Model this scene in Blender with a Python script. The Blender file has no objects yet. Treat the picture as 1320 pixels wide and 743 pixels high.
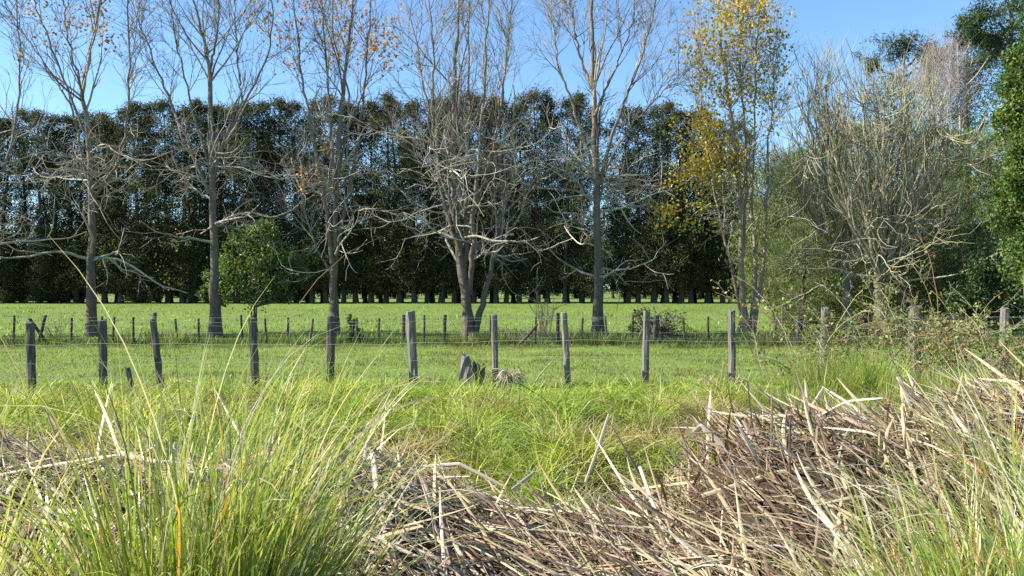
import bpy, math
import numpy as np

# ------------------------------------------------------------------ camera, sky, sun, exposure
sc = bpy.context.scene
COL = sc.collection
H, F = 1.6, 1100.0                       # eye height (m), focal length in photo pixels (1320 wide)
cam = bpy.data.cameras.new('camera'); camo = bpy.data.objects.new('camera', cam); COL.objects.link(camo)
camo.location = (0, 0, H); camo.rotation_euler = (math.radians(90), 0, 0)
cam.sensor_width = 36; cam.lens = 36 * F / 1320; cam.clip_end = 6000; cam.clip_start = 0.05
sc.camera = camo
SUN = np.array((-0.80, -0.07, 0.60)); SUN /= np.linalg.norm(SUN)     # towards the sun
SUN_EL = math.asin(SUN[2]); SUN_AZ = math.atan2(SUN[0], SUN[1])     # clockwise from +Y
world = bpy.data.worlds.new('World'); sc.world = world; world.use_nodes = True
wn = world.node_tree.nodes; wl = world.node_tree.links
sky = wn.new('ShaderNodeTexSky'); sky.sky_type = 'NISHITA'; sky.sun_disc = False
sky.sun_elevation = SUN_EL; sky.sun_rotation = SUN_AZ
sky.air_density = 1.0; sky.dust_density = 0.25; sky.ozone_density = 3.0; sky.altitude = 0
tint = wn.new('ShaderNodeVectorMath'); tint.operation = 'MULTIPLY'; tint.inputs[1].default_value = (.86, 1.03, 1.15)      # the camera's white balance
wl.new(sky.outputs[0], tint.inputs[0]); wl.new(tint.outputs[0], wn['Background'].inputs[0]); wn['Background'].inputs[1].default_value = 0.085
sun = bpy.data.lights.new('sun', 'SUN'); sun.energy = 5.0; sun.angle = math.radians(0.5); sun.color = (1.0, 0.95, 0.86)
suno = bpy.data.objects.new('sun', sun); COL.objects.link(suno)
from mathutils import Vector
suno.rotation_euler = Vector(SUN.tolist()).to_track_quat('Z', 'Y').to_euler()
vs = sc.view_settings; vs.view_transform = 'Standard'; vs.look = 'None'; vs.gamma = 1; vs.exposure = 1.35
vs.use_curve_mapping = False
sc.cycles.use_denoising = False
sc.cycles.max_bounces = 8; sc.cycles.diffuse_bounces = 2; sc.cycles.transmission_bounces = 4; sc.cycles.transparent_max_bounces = 8
sc.cycles.use_adaptive_sampling = False

# ------------------------------------------------------------------ helpers
def at(px, py, d):                        # a point of the place seen at that pixel, d metres away
    return np.array(((px - 660) / F * d, d, H + (371.5 - py) / F * d))
def X(px, d): return (px - 660) / F * d
def Z(py, d): return H + (371.5 - py) / F * d
def sstep(a, b, x):
    t = np.clip((x - a) / (b - a), 0, 1); return t * t * (3 - 2 * t)
def vnoise(x, y, seed=0):                 # smooth value noise, 0..1
    x = np.asarray(x, float); y = np.asarray(y, float)
    xi = np.floor(x).astype(np.int64); yi = np.floor(y).astype(np.int64); fx = x - xi; fy = y - yi
    fx = fx * fx * (3 - 2 * fx); fy = fy * fy * (3 - 2 * fy)
    def h(a, b):
        n = (a * 374761393 + b * 668265263 + seed * 974634777) & 0xffffffff
        n = ((n ^ (n >> 13)) * 1274126177) & 0xffffffff
        return ((n ^ (n >> 16)) & 0xffff) / 65535.0
    return (h(xi, yi) * (1 - fx) + h(xi + 1, yi) * fx) * (1 - fy) + (h(xi, yi + 1) * (1 - fx) + h(xi + 1, yi + 1) * fx) * fy
def unit(v): return v / (np.linalg.norm(v, axis=-1, keepdims=True) + 1e-9)

class Geo:                                # collects quads with a colour per vertex, links ONE mesh object
    def __init__(s): s.v = []; s.q = []; s.c = []; s.n = 0
    def add(s, v, q, c):
        v = np.asarray(v, np.float32).reshape(-1, 3); q = np.asarray(q, np.int32).reshape(-1, 4)
        c = np.broadcast_to(np.asarray(c, np.float32), v.shape)
        s.v.append(v); s.q.append(q + s.n); s.c.append(c); s.n += len(v)
    def mesh(s, name, mat, smooth=False):
        v = np.concatenate(s.v); q = np.concatenate(s.q); c = np.concatenate(s.c)
        me = bpy.data.meshes.new(name); me.vertices.add(len(v)); me.vertices.foreach_set('co', v.ravel())
        me.loops.add(q.size); me.loops.foreach_set('vertex_index', q.ravel())
        me.polygons.add(len(q)); me.polygons.foreach_set('loop_start', np.arange(0, q.size, 4, dtype=np.int32))
        me.polygons.foreach_set('use_smooth', np.full(len(q), smooth))
        a = me.attributes.new('col', 'FLOAT_COLOR', 'POINT')
        a.data.foreach_set('color', np.concatenate([c, np.ones((len(c), 1), np.float32)], 1).ravel())
        me.materials.append(mat); me.update(calc_edges=True)
        return me
    def build(s, name, mat, parent=None, smooth=False, **k):
        return link(name, s.mesh(name, mat, smooth), parent, **k)

def link(name, me, parent=None, loc=None, label=None, cat=None, group=None, kind=None):
    o = bpy.data.objects.new(name, me); COL.objects.link(o)
    if parent is not None: o.parent = parent
    if loc is not None: o.location = [float(t) for t in loc]
    if label: o['label'] = label
    if cat: o['category'] = cat
    if group: o['group'] = group
    if kind: o['kind'] = kind
    return o
def thing(name, label, cat, loc, group=None): return link(name, None, None, loc, label, cat, group)

def tube(g, P, R, sides, c, rng, ref=None, flat=1.0):        # B tubes of N points at once
    P = np.asarray(P, float); B, N, _ = P.shape; R = np.broadcast_to(R, (B, N))
    T = unit(np.gradient(P, axis=1))
    if ref is None: ref = unit(np.cross(unit(P[:, -1] - P[:, 0]), rng.normal(size=(B, 3))))
    U = unit(np.cross(T, ref[:, None, :])); V = np.cross(T, U)
    a = np.arange(sides) / sides * 2 * np.pi
    v = P[:, :, None, :] + R[:, :, None, None] * (np.cos(a)[None, None, :, None] * U[:, :, None, :] + flat * np.sin(a)[None, None, :, None] * V[:, :, None, :])
    base = (np.arange(B) * N * sides)[:, None, None] + (np.arange(N - 1) * sides)[None, :, None]
    k = np.arange(sides)[None, None, :]; k2 = (k + 1) % sides
    q = np.stack([base + k, base + k2, base + k2 + sides, base + k + sides], -1)
    c = np.asarray(c, float)
    if c.ndim == 2 and len(c) == B: c = np.repeat(c, N * sides, 0)
    g.add(v, q, c)
def ribbon(g, P, Wd, side, c):            # B flat blades of N points
    P = np.asarray(P, float); B, N, _ = P.shape; Wd = np.broadcast_to(Wd, (B, N))
    v = np.stack([P - side[:, None, :] * Wd[:, :, None] / 2, P + side[:, None, :] * Wd[:, :, None] / 2], 2)
    b = (np.arange(B) * 2 * N)[:, None] + (np.arange(N - 1) * 2)[None, :]
    q = np.stack([b, b + 1, b + 3, b + 2], -1)
    c = np.asarray(c, float)
    if c.ndim == 2: c = np.repeat(c, N * 2, 0)
    elif c.ndim == 3: c = np.repeat(c, 2, 1).reshape(-1, 3)
    g.add(v, q, c)
def grow(start, d, L, N, wig, up, rng):   # random-walk branches, all of a level at once
    B = len(start); P = np.empty((B, N, 3)); P[:, 0] = start; d = unit(np.array(d, float)); s = (np.broadcast_to(L, (B,)) / (N - 1))[:, None]
    for i in range(1, N):
        u = up[i] if isinstance(up, (list, tuple, np.ndarray)) else up
        d = unit(d + rng.normal(size=(B, 3)) * wig + np.array((0, 0, 1.0)) * u)
        P[:, i] = P[:, i - 1] + d * s
    return P
def offshoots(P, R, n, t0, t1, a0, a1, rng):     # n side branches on every parent: start, direction, parent radius there
    B, N, _ = P.shape; i = np.repeat(np.arange(B), n); t = rng.uniform(t0, t1, len(i)) * (N - 1)
    k = np.minimum(t.astype(int), N - 2); f = (t - k)[:, None]
    p = P[i, k] * (1 - f) + P[i, k + 1] * f; tan = unit(P[i, k + 1] - P[i, k])
    r = R[i, k] * (1 - f[:, 0]) + R[i, k + 1] * f[:, 0]
    perp = unit(np.cross(tan, rng.normal(size=tan.shape))); a = rng.uniform(a0, a1, len(i))[:, None]
    return p, unit(tan * np.cos(a) + perp * np.sin(a)), r
def smooth_line(pts, n):                  # Catmull-Rom through hand-set points
    p = np.array(pts, float); p = np.vstack([2 * p[0] - p[1], p, 2 * p[-1] - p[-2]]); m = len(p) - 3
    t = np.linspace(0, m - 1e-6, n); k = t.astype(int); f = (t - k)[:, None]
    a, b, c, d = p[k], p[k + 1], p[k + 2], p[k + 3]
    return 0.5 * (2 * b + (c - a) * f + (2 * a - 5 * b + 4 * c - d) * f ** 2 + (3 * b - a - 3 * c + d) * f ** 3)
def leafcards(g, C, size, c, rng, aspect=0.5, droop=0.0, upn=0.0):      # diamond leaves of 4 corners, slightly folded
    n = len(C); ax = rng.normal(size=(n, 3)); ax[:, 2] -= droop; ax = unit(ax)
    nn = rng.normal(size=(n, 3)); nn[:, 2] += upn; sd = unit(np.cross(ax, nn)); s = np.broadcast_to(size, (n,))[:, None]
    nor = np.cross(ax, sd)
    v = np.stack([C - ax * s * .5, C + sd * s * aspect * .5 + nor * s * .08, C + ax * s * .5, C - sd * s * aspect * .5 + nor * s * .08], 1)
    g.add(v, np.arange(n * 4).reshape(n, 4), np.repeat(np.asarray(c), 4, 0))
def pick(pal, n, rng, w=None, jit=0.12):
    pal = np.array(pal, float); w = None if w is None else np.array(w, float) / sum(w)
    c = pal[rng.choice(len(pal), n, p=w)]
    return np.clip(c * (1 + rng.normal(size=(n, 1)) * jit) * (1 + rng.normal(size=(n, 3)) * jit * .35), 0.003, 0.95)

# ------------------------------------------------------------------ materials
def newmat(name):
    m = bpy.data.materials.new(name); m.use_nodes = True; nt = m.node_tree; nt.nodes.clear()
    out = nt.nodes.new('ShaderNodeOutputMaterial'); return m, nt, out
def leafmat(name, trans=0.4, rough=0.5, spec=0.3, vary=0.25, warm=(1.25, 1.2, 0.6)):
    m, nt, out = newmat(name); N = nt.nodes.new; L = nt.links.new
    a = N('ShaderNodeAttribute'); a.attribute_name = 'col'
    oi = N('ShaderNodeObjectInfo'); mr = N('ShaderNodeMapRange'); mr.inputs[3].default_value = 1 - vary; mr.inputs[4].default_value = 1 + vary
    L(oi.outputs['Random'], mr.inputs[0])
    mul = N('ShaderNodeVectorMath'); mul.operation = 'SCALE'; L(a.outputs['Color'], mul.inputs[0]); L(mr.outputs[0], mul.inputs['Scale'])
    p = N('ShaderNodeBsdfPrincipled'); p.inputs['Roughness'].default_value = rough; p.inputs['Specular IOR Level'].default_value = spec
    L(mul.outputs[0], p.inputs['Base Color'])
    w = N('ShaderNodeVectorMath'); w.operation = 'MULTIPLY'; w.inputs[1].default_value = warm; L(mul.outputs[0], w.inputs[0])
    t = N('ShaderNodeBsdfTranslucent'); L(w.outputs[0], t.inputs['Color'])
    mx = N('ShaderNodeMixShader'); mx.inputs[0].default_value = trans; L(p.outputs[0], mx.inputs[1]); L(t.outputs[0], mx.inputs[2])
    L(mx.outputs[0], out.inputs[0]); return m
def woodmat(name, scale=14, stretch=0.12, rough=0.85, bump=0.5, lo=0.55, hi=1.3, axis=2):
    m, nt, out = newmat(name); N = nt.nodes.new; L = nt.links.new
    a = N('ShaderNodeAttribute'); a.attribute_name = 'col'
    tc = N('ShaderNodeTexCoord'); mp = N('ShaderNodeMapping'); s = [1, 1, 1]; s[axis] = stretch; mp.inputs['Scale'].default_value = s
    L(tc.outputs['Object'], mp.inputs[0]); nz = N('ShaderNodeTexNoise'); nz.inputs['Scale'].default_value = scale; nz.inputs['Detail'].default_value = 6
    nz.inputs['Roughness'].default_value = 0.65; L(mp.outputs[0], nz.inputs['Vector'])
    mr = N('ShaderNodeMapRange'); mr.inputs[1].default_value = .3; mr.inputs[2].default_value = .7; mr.inputs[3].default_value = lo; mr.inputs[4].default_value = hi
    L(nz.outputs[0], mr.inputs[0])
    mul = N('ShaderNodeVectorMath'); mul.operation = 'SCALE'; L(a.outputs['Color'], mul.inputs[0]); L(mr.outputs[0], mul.inputs['Scale'])
    p = N('ShaderNodeBsdfPrincipled'); p.inputs['Roughness'].default_value = rough; p.inputs['Specular IOR Level'].default_value = 0.2
    L(mul.outputs[0], p.inputs['Base Color']); b = N('ShaderNodeBump'); b.inputs['Strength'].default_value = bump; b.inputs['Distance'].default_value = 0.02
    L(nz.outputs[0], b.inputs['Height']); L(b.outputs[0], p.inputs['Normal']); L(p.outputs[0], out.inputs[0]); return m
M_grass = leafmat('green_grass', 0.45, 0.45, 0.35)
M_tuss = leafmat('tussock_blade', 0.45, 0.38, 0.5, vary=.08)
M_leaf = leafmat('broad_leaf', 0.35, 0.48, 0.35)
M_glossy = leafmat('glossy_leaf', 0.3, 0.45, 0.35)
M_needle = leafmat('needle_foliage', 0.25, 0.6, 0.2)
M_autumn = leafmat('autumn_leaf', 0.5, 0.5, 0.3, warm=(1.2, 1.1, .7))
M_dead = leafmat('dead_reed_leaf', 0.12, 0.6, 0.25, vary=.18, warm=(1.1, 1, .8))
M_bark = woodmat('grey_bark', 9, .3, .9, .6, .55, 1.25)
M_twig = woodmat('pale_twig_bark', 5, 1, .85, .2, .75, 1.2)
M_post = woodmat('weathered_post_timber', 40, .06, .85, .9, .35, 1.5)
M_wire = woodmat('galvanised_wire', 5, 1, .45, 0, .9, 1.1)
def groundmat():
    m, nt, out = newmat('paddock_turf_and_litter'); N = nt.nodes.new; L = nt.links.new
    a = N('ShaderNodeAttribute'); a.attribute_name = 'col'; tc = N('ShaderNodeTexCoord')
    n1 = N('ShaderNodeTexNoise'); n1.inputs['Scale'].default_value = 1.3; n1.inputs['Detail'].default_value = 8; n1.inputs['Roughness'].default_value = .7
    n2 = N('ShaderNodeTexNoise'); n2.inputs['Scale'].default_value = 22; n2.inputs['Detail'].default_value = 4
    for n in (n1, n2): L(tc.outputs['Object'], n.inputs['Vector'])
    add = N('ShaderNodeMath'); L(n1.outputs[0], add.inputs[0]); L(n2.outputs[0], add.inputs[1])
    mr = N('ShaderNodeMapRange'); mr.inputs[1].default_value = .7; mr.inputs[2].default_value = 1.3; mr.inputs[3].default_value = .62; mr.inputs[4].default_value = 1.3
    L(add.outputs[0], mr.inputs[0]); mul = N('ShaderNodeVectorMath'); mul.operation = 'SCALE'; L(a.outputs['Color'], mul.inputs[0]); L(mr.outputs[0], mul.inputs['Scale'])
    p = N('ShaderNodeBsdfPrincipled'); p.inputs['Roughness'].default_value = .95; p.inputs['Specular IOR Level'].default_value = .1
    L(mul.outputs[0], p.inputs['Base Color']); b = N('ShaderNodeBump'); b.inputs['Strength'].default_value = .6; b.inputs['Distance'].default_value = .05
    L(n2.outputs[0], b.inputs['Height']); L(b.outputs[0], p.inputs['Normal']); L(p.outputs[0], out.inputs[0]); return m
M_ground = groundmat()

# ------------------------------------------------------------------ the ground: verge, ditch with a litter bank, grass bank, paddocks
CX = np.array([-9, -4, -3, -2, -.9, -.3, .1, .7, 1.1, 1.35, 1.7, 2.4, 3.1, 4, 9.])
CZ = np.array([.5, .52, .52, .42, .48, .2, .10, .14, .26, .66, .78, .77, .95, 1.0, .9])
def heap_z(x, y):                          # top of the dead reed litter
    c = np.interp(x, CX, CZ); t = sstep(3.0, 5.4, y)
    base = np.interp(x, [-4, -1, 0, 1, 3], [.12, .12, .14, .15, .3])
    return base * (1 - t) + c * t
def gz(x, y):
    x = np.asarray(x, float); y = np.asarray(y, float)
    n = (vnoise(x * 1.5, y * 1.5, 1) - .5) * np.where(y < 12.5, .26, .10) + (vnoise(x * .35, y * .35, 2) - .5) * .1
    n = n - .32 * np.exp(-((x + .3) / .35) ** 2 - ((y - 7.0) / .7) ** 2)
    far = n * np.where(y < 13, 1, .6) * np.clip(1 - (y - 60) / 60, .2, 1)
    bank = -.42 + .44 * sstep(6.6, 10.5, y) + far
    hp = heap_z(x, np.minimum(y, 5.6)) - .17 + n * .2
    f = sstep(5.5, 6.7, y)
    near = sstep(1.2, 3.2, y)
    v = hp * (1 - f) + bank * f
    v = np.where(y < 3.2, near * v + (1 - near) * (.0 + n * .3), v)
    far2 = -.08 * sstep(19.5, 21, y) * (1 - sstep(25.5, 28, y))
    return v + far2
def ground():
    xs = np.concatenate([[-2500, -900, -400], np.linspace(-200, -30, 35), np.linspace(-29, -9, 41)[:-1], np.linspace(-9, 9, 121), np.linspace(9, 29, 41)[1:], np.linspace(30, 200, 35), [400, 900, 2500]])
    ys = np.concatenate([[-600, -100, -20], np.linspace(-5, 1, 7), np.linspace(1.2, 15, 111), np.linspace(15.5, 40, 50), np.linspace(41, 140, 50), [180, 260, 400, 700, 1500, 4000]])
    gx, gy = np.meshgrid(xs, ys); z = gz(gx, gy); v = np.stack([gx, gy, z], -1).reshape(-1, 3)
    nx, ny = len(xs), len(ys); i = np.arange(nx - 1)[None, :] + (np.arange(ny - 1) * nx)[:, None]
    q = np.stack([i, i + 1, i + 1 + nx, i + nx], -1)
    soil_and_shade = np.array((.055, .037, .023)); turf = np.array((.14, .19, .045)); rough = np.array((.06, .085, .022)); needle = np.array((.05, .04, .024))
    k = sstep(8, 12.5, v[:, 1])[:, None]; c = soil_and_shade * (1 - k) + turf * k
    p = (vnoise(v[:, 0] * .25, v[:, 1] * .25, 5) * .5 + vnoise(v[:, 0] * .06, v[:, 1] * .05, 6) * .5)[:, None]
    c = c * (1 - k) + k * (c * (0.85 + .3 * p))
    fk = (sstep(23.2, 24.4, v[:, 1]) * (1 - sstep(27, 29, v[:, 1])))[:, None] * .6; c = c * (1 - fk) + rough * fk
    shade_k = (sstep(23.4, 23.9, v[:, 1]) * (1 - sstep(24.2, 24.6, v[:, 1])))[:, None] * .8; c = c * (1 - shade_k) + soil_and_shade * shade_k  # bank shadow before the far fence, painted into the ground in the soil tone
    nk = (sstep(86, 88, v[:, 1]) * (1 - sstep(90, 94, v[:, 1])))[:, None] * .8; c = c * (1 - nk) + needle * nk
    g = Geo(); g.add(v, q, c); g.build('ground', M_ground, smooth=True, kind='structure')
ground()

# ------------------------------------------------------------------ grasses (uncountable): one object each
def blades(name, x, y, L, Wd, cols, rng, lean=.5, N=3, up=-.12, label=None, cat='grass', mat=None, bend=(0, 0)):
    n = len(x); P0 = np.stack([x, y, gz(x, y) - .01], 1)
    az = rng.uniform(0, 2 * np.pi, n); ln = np.abs(rng.normal(size=n)) * lean
    d = np.stack([np.cos(az) * ln + bend[0], np.sin(az) * ln + bend[1], np.ones(n)], 1)
    P = grow(P0, d, L, N, .10, up, rng)
    side = unit(np.stack([np.sin(az) + rng.normal(size=n) * .5, -np.cos(az) + rng.normal(size=n) * .5, np.zeros(n)], 1))
    wprof = np.interp(np.linspace(0, 1, N), [0, .6, 1], [1, .8, .1])
    g = Geo(); ribbon(g, P, Wd[:, None] * wprof[None], side, cols)
    return g.build(name, mat or M_grass, kind='stuff', label=label, cat=cat)
def frustum(n, y0, y1, rng, power=1.0, margin=1.3, slope=.64):   # more of them near the viewer
    u = rng.uniform(size=n); y = (y0 ** power + u * (y1 ** power - y0 ** power)) ** (1 / power)
    x = rng.uniform(-1, 1, n) * (y * slope + margin); return x, y
G1 = [(.21, .29, .045), (.28, .36, .065), (.36, .425, .09), (.145, .215, .035)]
TAN = [(.42, .34, .17), (.34, .26, .13), (.50, .43, .25), (.25, .17, .09)]
rng = np.random.default_rng(11)
# long grass on the bank between ditch and fence
cx, cy = frustum(2550, 6.6, 14.1, rng, .7, 2.0, .60); m = len(cx)
p = vnoise(cx * .9, cy * 1.3, 21); p2 = vnoise(cx * .5 + 4, cy * .8, 22); p3 = vnoise(cx * 1.7, cy * 2.0, 23)
cdead = np.clip((p - .47) * 2.6 + (p3 - .5) * 1.2, .10, .95) * np.interp(cy, [6.5, 7.5, 9, 11, 14], [.6, 1, 1, .6, .3])
ch = (.20 + .42 * p3 ** 1.3 + .10 * rng.normal(size=m)).clip(.12, .65) * np.interp(cy, [6.5, 10.5, 12.3, 13.2, 14.2], [1.15, 1, .55, .38, .28]) * np.where(cdead > .5, .7, 1)
cc = pick(G1, m, rng, (3, 4, 3, 2), .18); cr = rng.uniform(.08, .2, m)
nb = rng.integers(28, 62, m); i = np.repeat(np.arange(m), nb); n = len(i)
az = rng.uniform(0, 6.283, n); rr = cr[i] * np.sqrt(rng.uniform(size=n)); x = cx[i] + np.cos(az) * rr; y = cy[i] + np.sin(az) * rr
isd = rng.uniform(size=n) < cdead[i]; cols = cc[i] * rng.uniform(.75, 1.25, (n, 1)); cols[isd] = pick(TAN, isd.sum(), rng)
ln = .18 + .6 * rr / .2 + np.abs(rng.normal(size=n)) * .25; dr = np.c_[np.cos(az) * ln, np.sin(az) * ln, np.ones(n)]
L = ch[i] * rng.uniform(.55, 1.35, n); P = grow(np.c_[x, y, gz(x, y) - .01], dr, L, 4, .12, np.where(isd, -.32, -.12)[:, None], rng)
side = unit(np.c_[np.sin(az), -np.cos(az), np.zeros(n)] + rng.normal(size=(n, 3)) * .45)
g = Geo(); ribbon(g, P, rng.uniform(.007, .015, (n, 1)) * np.interp(np.linspace(0, 1, 4), [0, .6, 1], [1, .8, .1])[None], side, cols)
g.build('bank_grass', M_grass, kind='stuff', label='long bright green grass with straw patches on the bank before the fence', cat='grass')
# paddock turf between the fences and beyond
x, y = frustum(75000, 13.2, 25, rng, .9); p = vnoise(x * .7, y * .9, 31)
cols = pick([(.20, .28, .055), (.25, .33, .075), (.16, .235, .05), (.31, .31, .11)], len(x), rng, (4, 3, 3, 1.2)) * (.55 + .75 * vnoise(x * 1.6, y * 1.1, 33))[:, None] * np.where(vnoise(x * .8, y * .6, 34) > .62, np.array((1.15, .92, 1.1))[:, None], 1).T
blades('pasture_grass', x, y, rng.uniform(.03, .075, len(x)) * (.6 + p), rng.uniform(.012, .024, len(x)), cols, rng, .8, 2, 0, 'short grazed grass between the two wire fences')
x, y = frustum(65000, 26, 84, rng, .4); p = vnoise(x * .4, y * .15, 32)
cols = pick([(.175, .275, .045), (.215, .32, .055), (.155, .24, .04)], len(x), rng) * (.7 + .6 * p)[:, None]
blades('meadow_grass', x, y, rng.uniform(.04, .09, len(x)) * (1 + 1.3 * (vnoise(x * .9, y * .5, 35) > .72)), rng.uniform(.03, .06, len(x)), cols, rng, .8, 2, 0, 'smooth bright green grass of the paddock behind the far fence')
# rough unmown strip under the far fence
n = 22000; x = rng.uniform(-19, 19, n); y = rng.normal(25.6, .75, n); p = vnoise(x * .8, y * .8, 41)
cols = pick([(.07, .13, .025), (.09, .16, .03), (.13, .19, .05), (.2, .16, .08)], n, rng, (4, 4, 2, 1))
blades('rough_grass', x, y, rng.uniform(.08, .30, n) * (.4 + p), rng.uniform(.012, .022, n), cols, rng, .5, 3, -.1, 'dark unmown grass strip along the foot of the far fence')

# ------------------------------------------------------------------ fences
def post(parent, px0, py0, px1, py1, w, d, col, rng, name='post', square=True):
    a = at(px0, py0, d); b = at(px1, py1, d); b[2] = min(b[2], float(gz(b[0], d))) - .12
    g = Geo(); r = w / F * d / 2 * .86; n = 9; t = np.linspace(0, 1, n)[:, None]
    P = (b + (a - b) * t); P[1:-1, :2] += rng.normal(size=(n - 2, 2)) * r * .05
    sides = 8; ang = np.arange(sides) / sides * 2 * np.pi + rng.uniform(0, .5)
    sq = 1 / np.maximum(np.abs(np.cos(ang)), np.abs(np.sin(ang))) ** .75 if square else np.ones(sides)
    rr = r * (sq[None] * (1 + rng.normal(size=(n, sides)) * .05)) * np.linspace(.96, 1, n)[:, None]
    V = P[:, None, :] + np.stack([np.cos(ang)[None] * rr, np.sin(ang)[None] * rr, np.zeros((n, sides))], -1)
    V[-1, :, 2] += rng.normal(size=sides) * r * .18
    top2 = V[-1].mean(0) + (V[-1] - V[-1].mean(0)) * .8; top2[:, 2] += r * .16
    V = np.concatenate([V, top2[None], np.broadcast_to(top2.mean(0), (1, sides, 3))])
    i = (np.arange(n + 1) * sides)[:, None]; k = np.arange(sides)[None]; q = np.stack([i + k, i + (k + 1) % sides, i + (k + 1) % sides + sides, i + k + sides], -1)
    V = V - b; g.add(V, q, col)
    o = g.build(name, M_post, parent); o.location = [float(v) for v in (b - np.array(parent.location))]; return o
rng = np.random.default_rng(5)
nf = thing('post_and_wire_fence', 'grey weathered timber post and wire fence behind the long grass bank', 'fence', (0, 13.6, 0))
fd = lambda px: 12.7 + 1.9 * px / 1320
GREY = np.array((.17, .155, .13))
NP = [(38, 416, 42, 520, 12), (132, 414, 134, 522, 10), (197, 412, 211, 515, 10), (325, 411, 331, 505, 11), (427, 408, 425, 500, 12), (529, 402, 534, 497, 14), (637, 406, 639, 492, 9.5),
      (727, 404, 733, 500, 9.5), (834, 402, 831, 503, 10), (943, 401, 944, 503, 10), (1064, 397, 1061, 480, 11), (1180, 396, 1181, 490, 17), (1296, 398, 1292, 475, 12)]
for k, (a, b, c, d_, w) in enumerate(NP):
    post(nf, a, b, c, d_, w, fd(a), GREY * rng.uniform(.75, 1.1) * (1.35 if k in (5,) else 1) * (.62 if k < 5 else 1), rng)  # left posts' shaded faces painted in as a darker timber tone
post(nf, 164, 474, 178, 520, 6, 12.6, GREY * .7, rng, 'broken_post')
def wire(parent, pts, r, name='wire'):
    g = Geo(); P = np.array(pts)[None] - np.array(parent.location); tube(g, P, r, 4, np.array((.36, .36, .36)), np.random.default_rng(1), ref=np.array([[0, .3, 1.]])); g.build(name, M_wire, parent, smooth=True)
wy = lambda px: fd(px) - .09
for zz, r in ((1.08, .0018), (.74, .003), (.46, .0018), (.24, .0018), (.10, .0018)):
    pts = []
    for px in np.arange(-60, 1381, 30): pts.append((X(px, fd(px)), wy(px), zz + .012 * math.sin(px * .06) + .02 * math.sin(px * .011)))
    wire(nf, pts, r)
ff = thing('batten_wire_fence', 'far wire fence of thin dark battens in front of the bare trees', 'fence', (0, 25, 0))
FP = [(-22, 0), (18, 0), (53, -5), (92, 0), (131, 0), (146, 0), (172, 0), (199, 3), (228, 0), (256, 0), (312, 0), (343, 0), (371, 0), (401, 0), (432, 0), (460, 0), (488, 0), (520, 2), (547, 0), (573, 2), (602, 0), (632, 0), (690, 0),
      (719, 3), (750, 0), (782, 0), (815, 0), (845, 4), (882, 0), (913, 0), (942, 0), (972, 0), (999, 0), (1030, 4), (1062, 0), (1094, 0), (1128, 0), (1160, 0), (1196, 0), (1230, 0), (1265, 0), (1300, 0), (1335, 0)]
for px, k in FP:
    tl = rng.normal() * 1.2 + (6 if k == -5 else 0); thick = {0: 3.3, 3: 5.5, 2: 5, 4: 8, -5: 4.5}[k]
    post(ff, px + tl, 409 + rng.uniform(-2.5, 2.5) - 3 * (k > 0), px - tl, 447, thick, 25, np.array((.075, .065, .055)) * rng.uniform(.7, 1.3), rng, 'post' if k > 0 else 'batten')
for zz in (.74, .5, .3, .14): wire(ff, [(xx, 24.93, zz + .015 * math.sin(xx)) for xx in np.arange(-17, 18, .5)], .0026)
post(ff, 38, 411, 66, 441, 5, 25.1, np.array((.06, .05, .042)), rng, 'brace')

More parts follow.
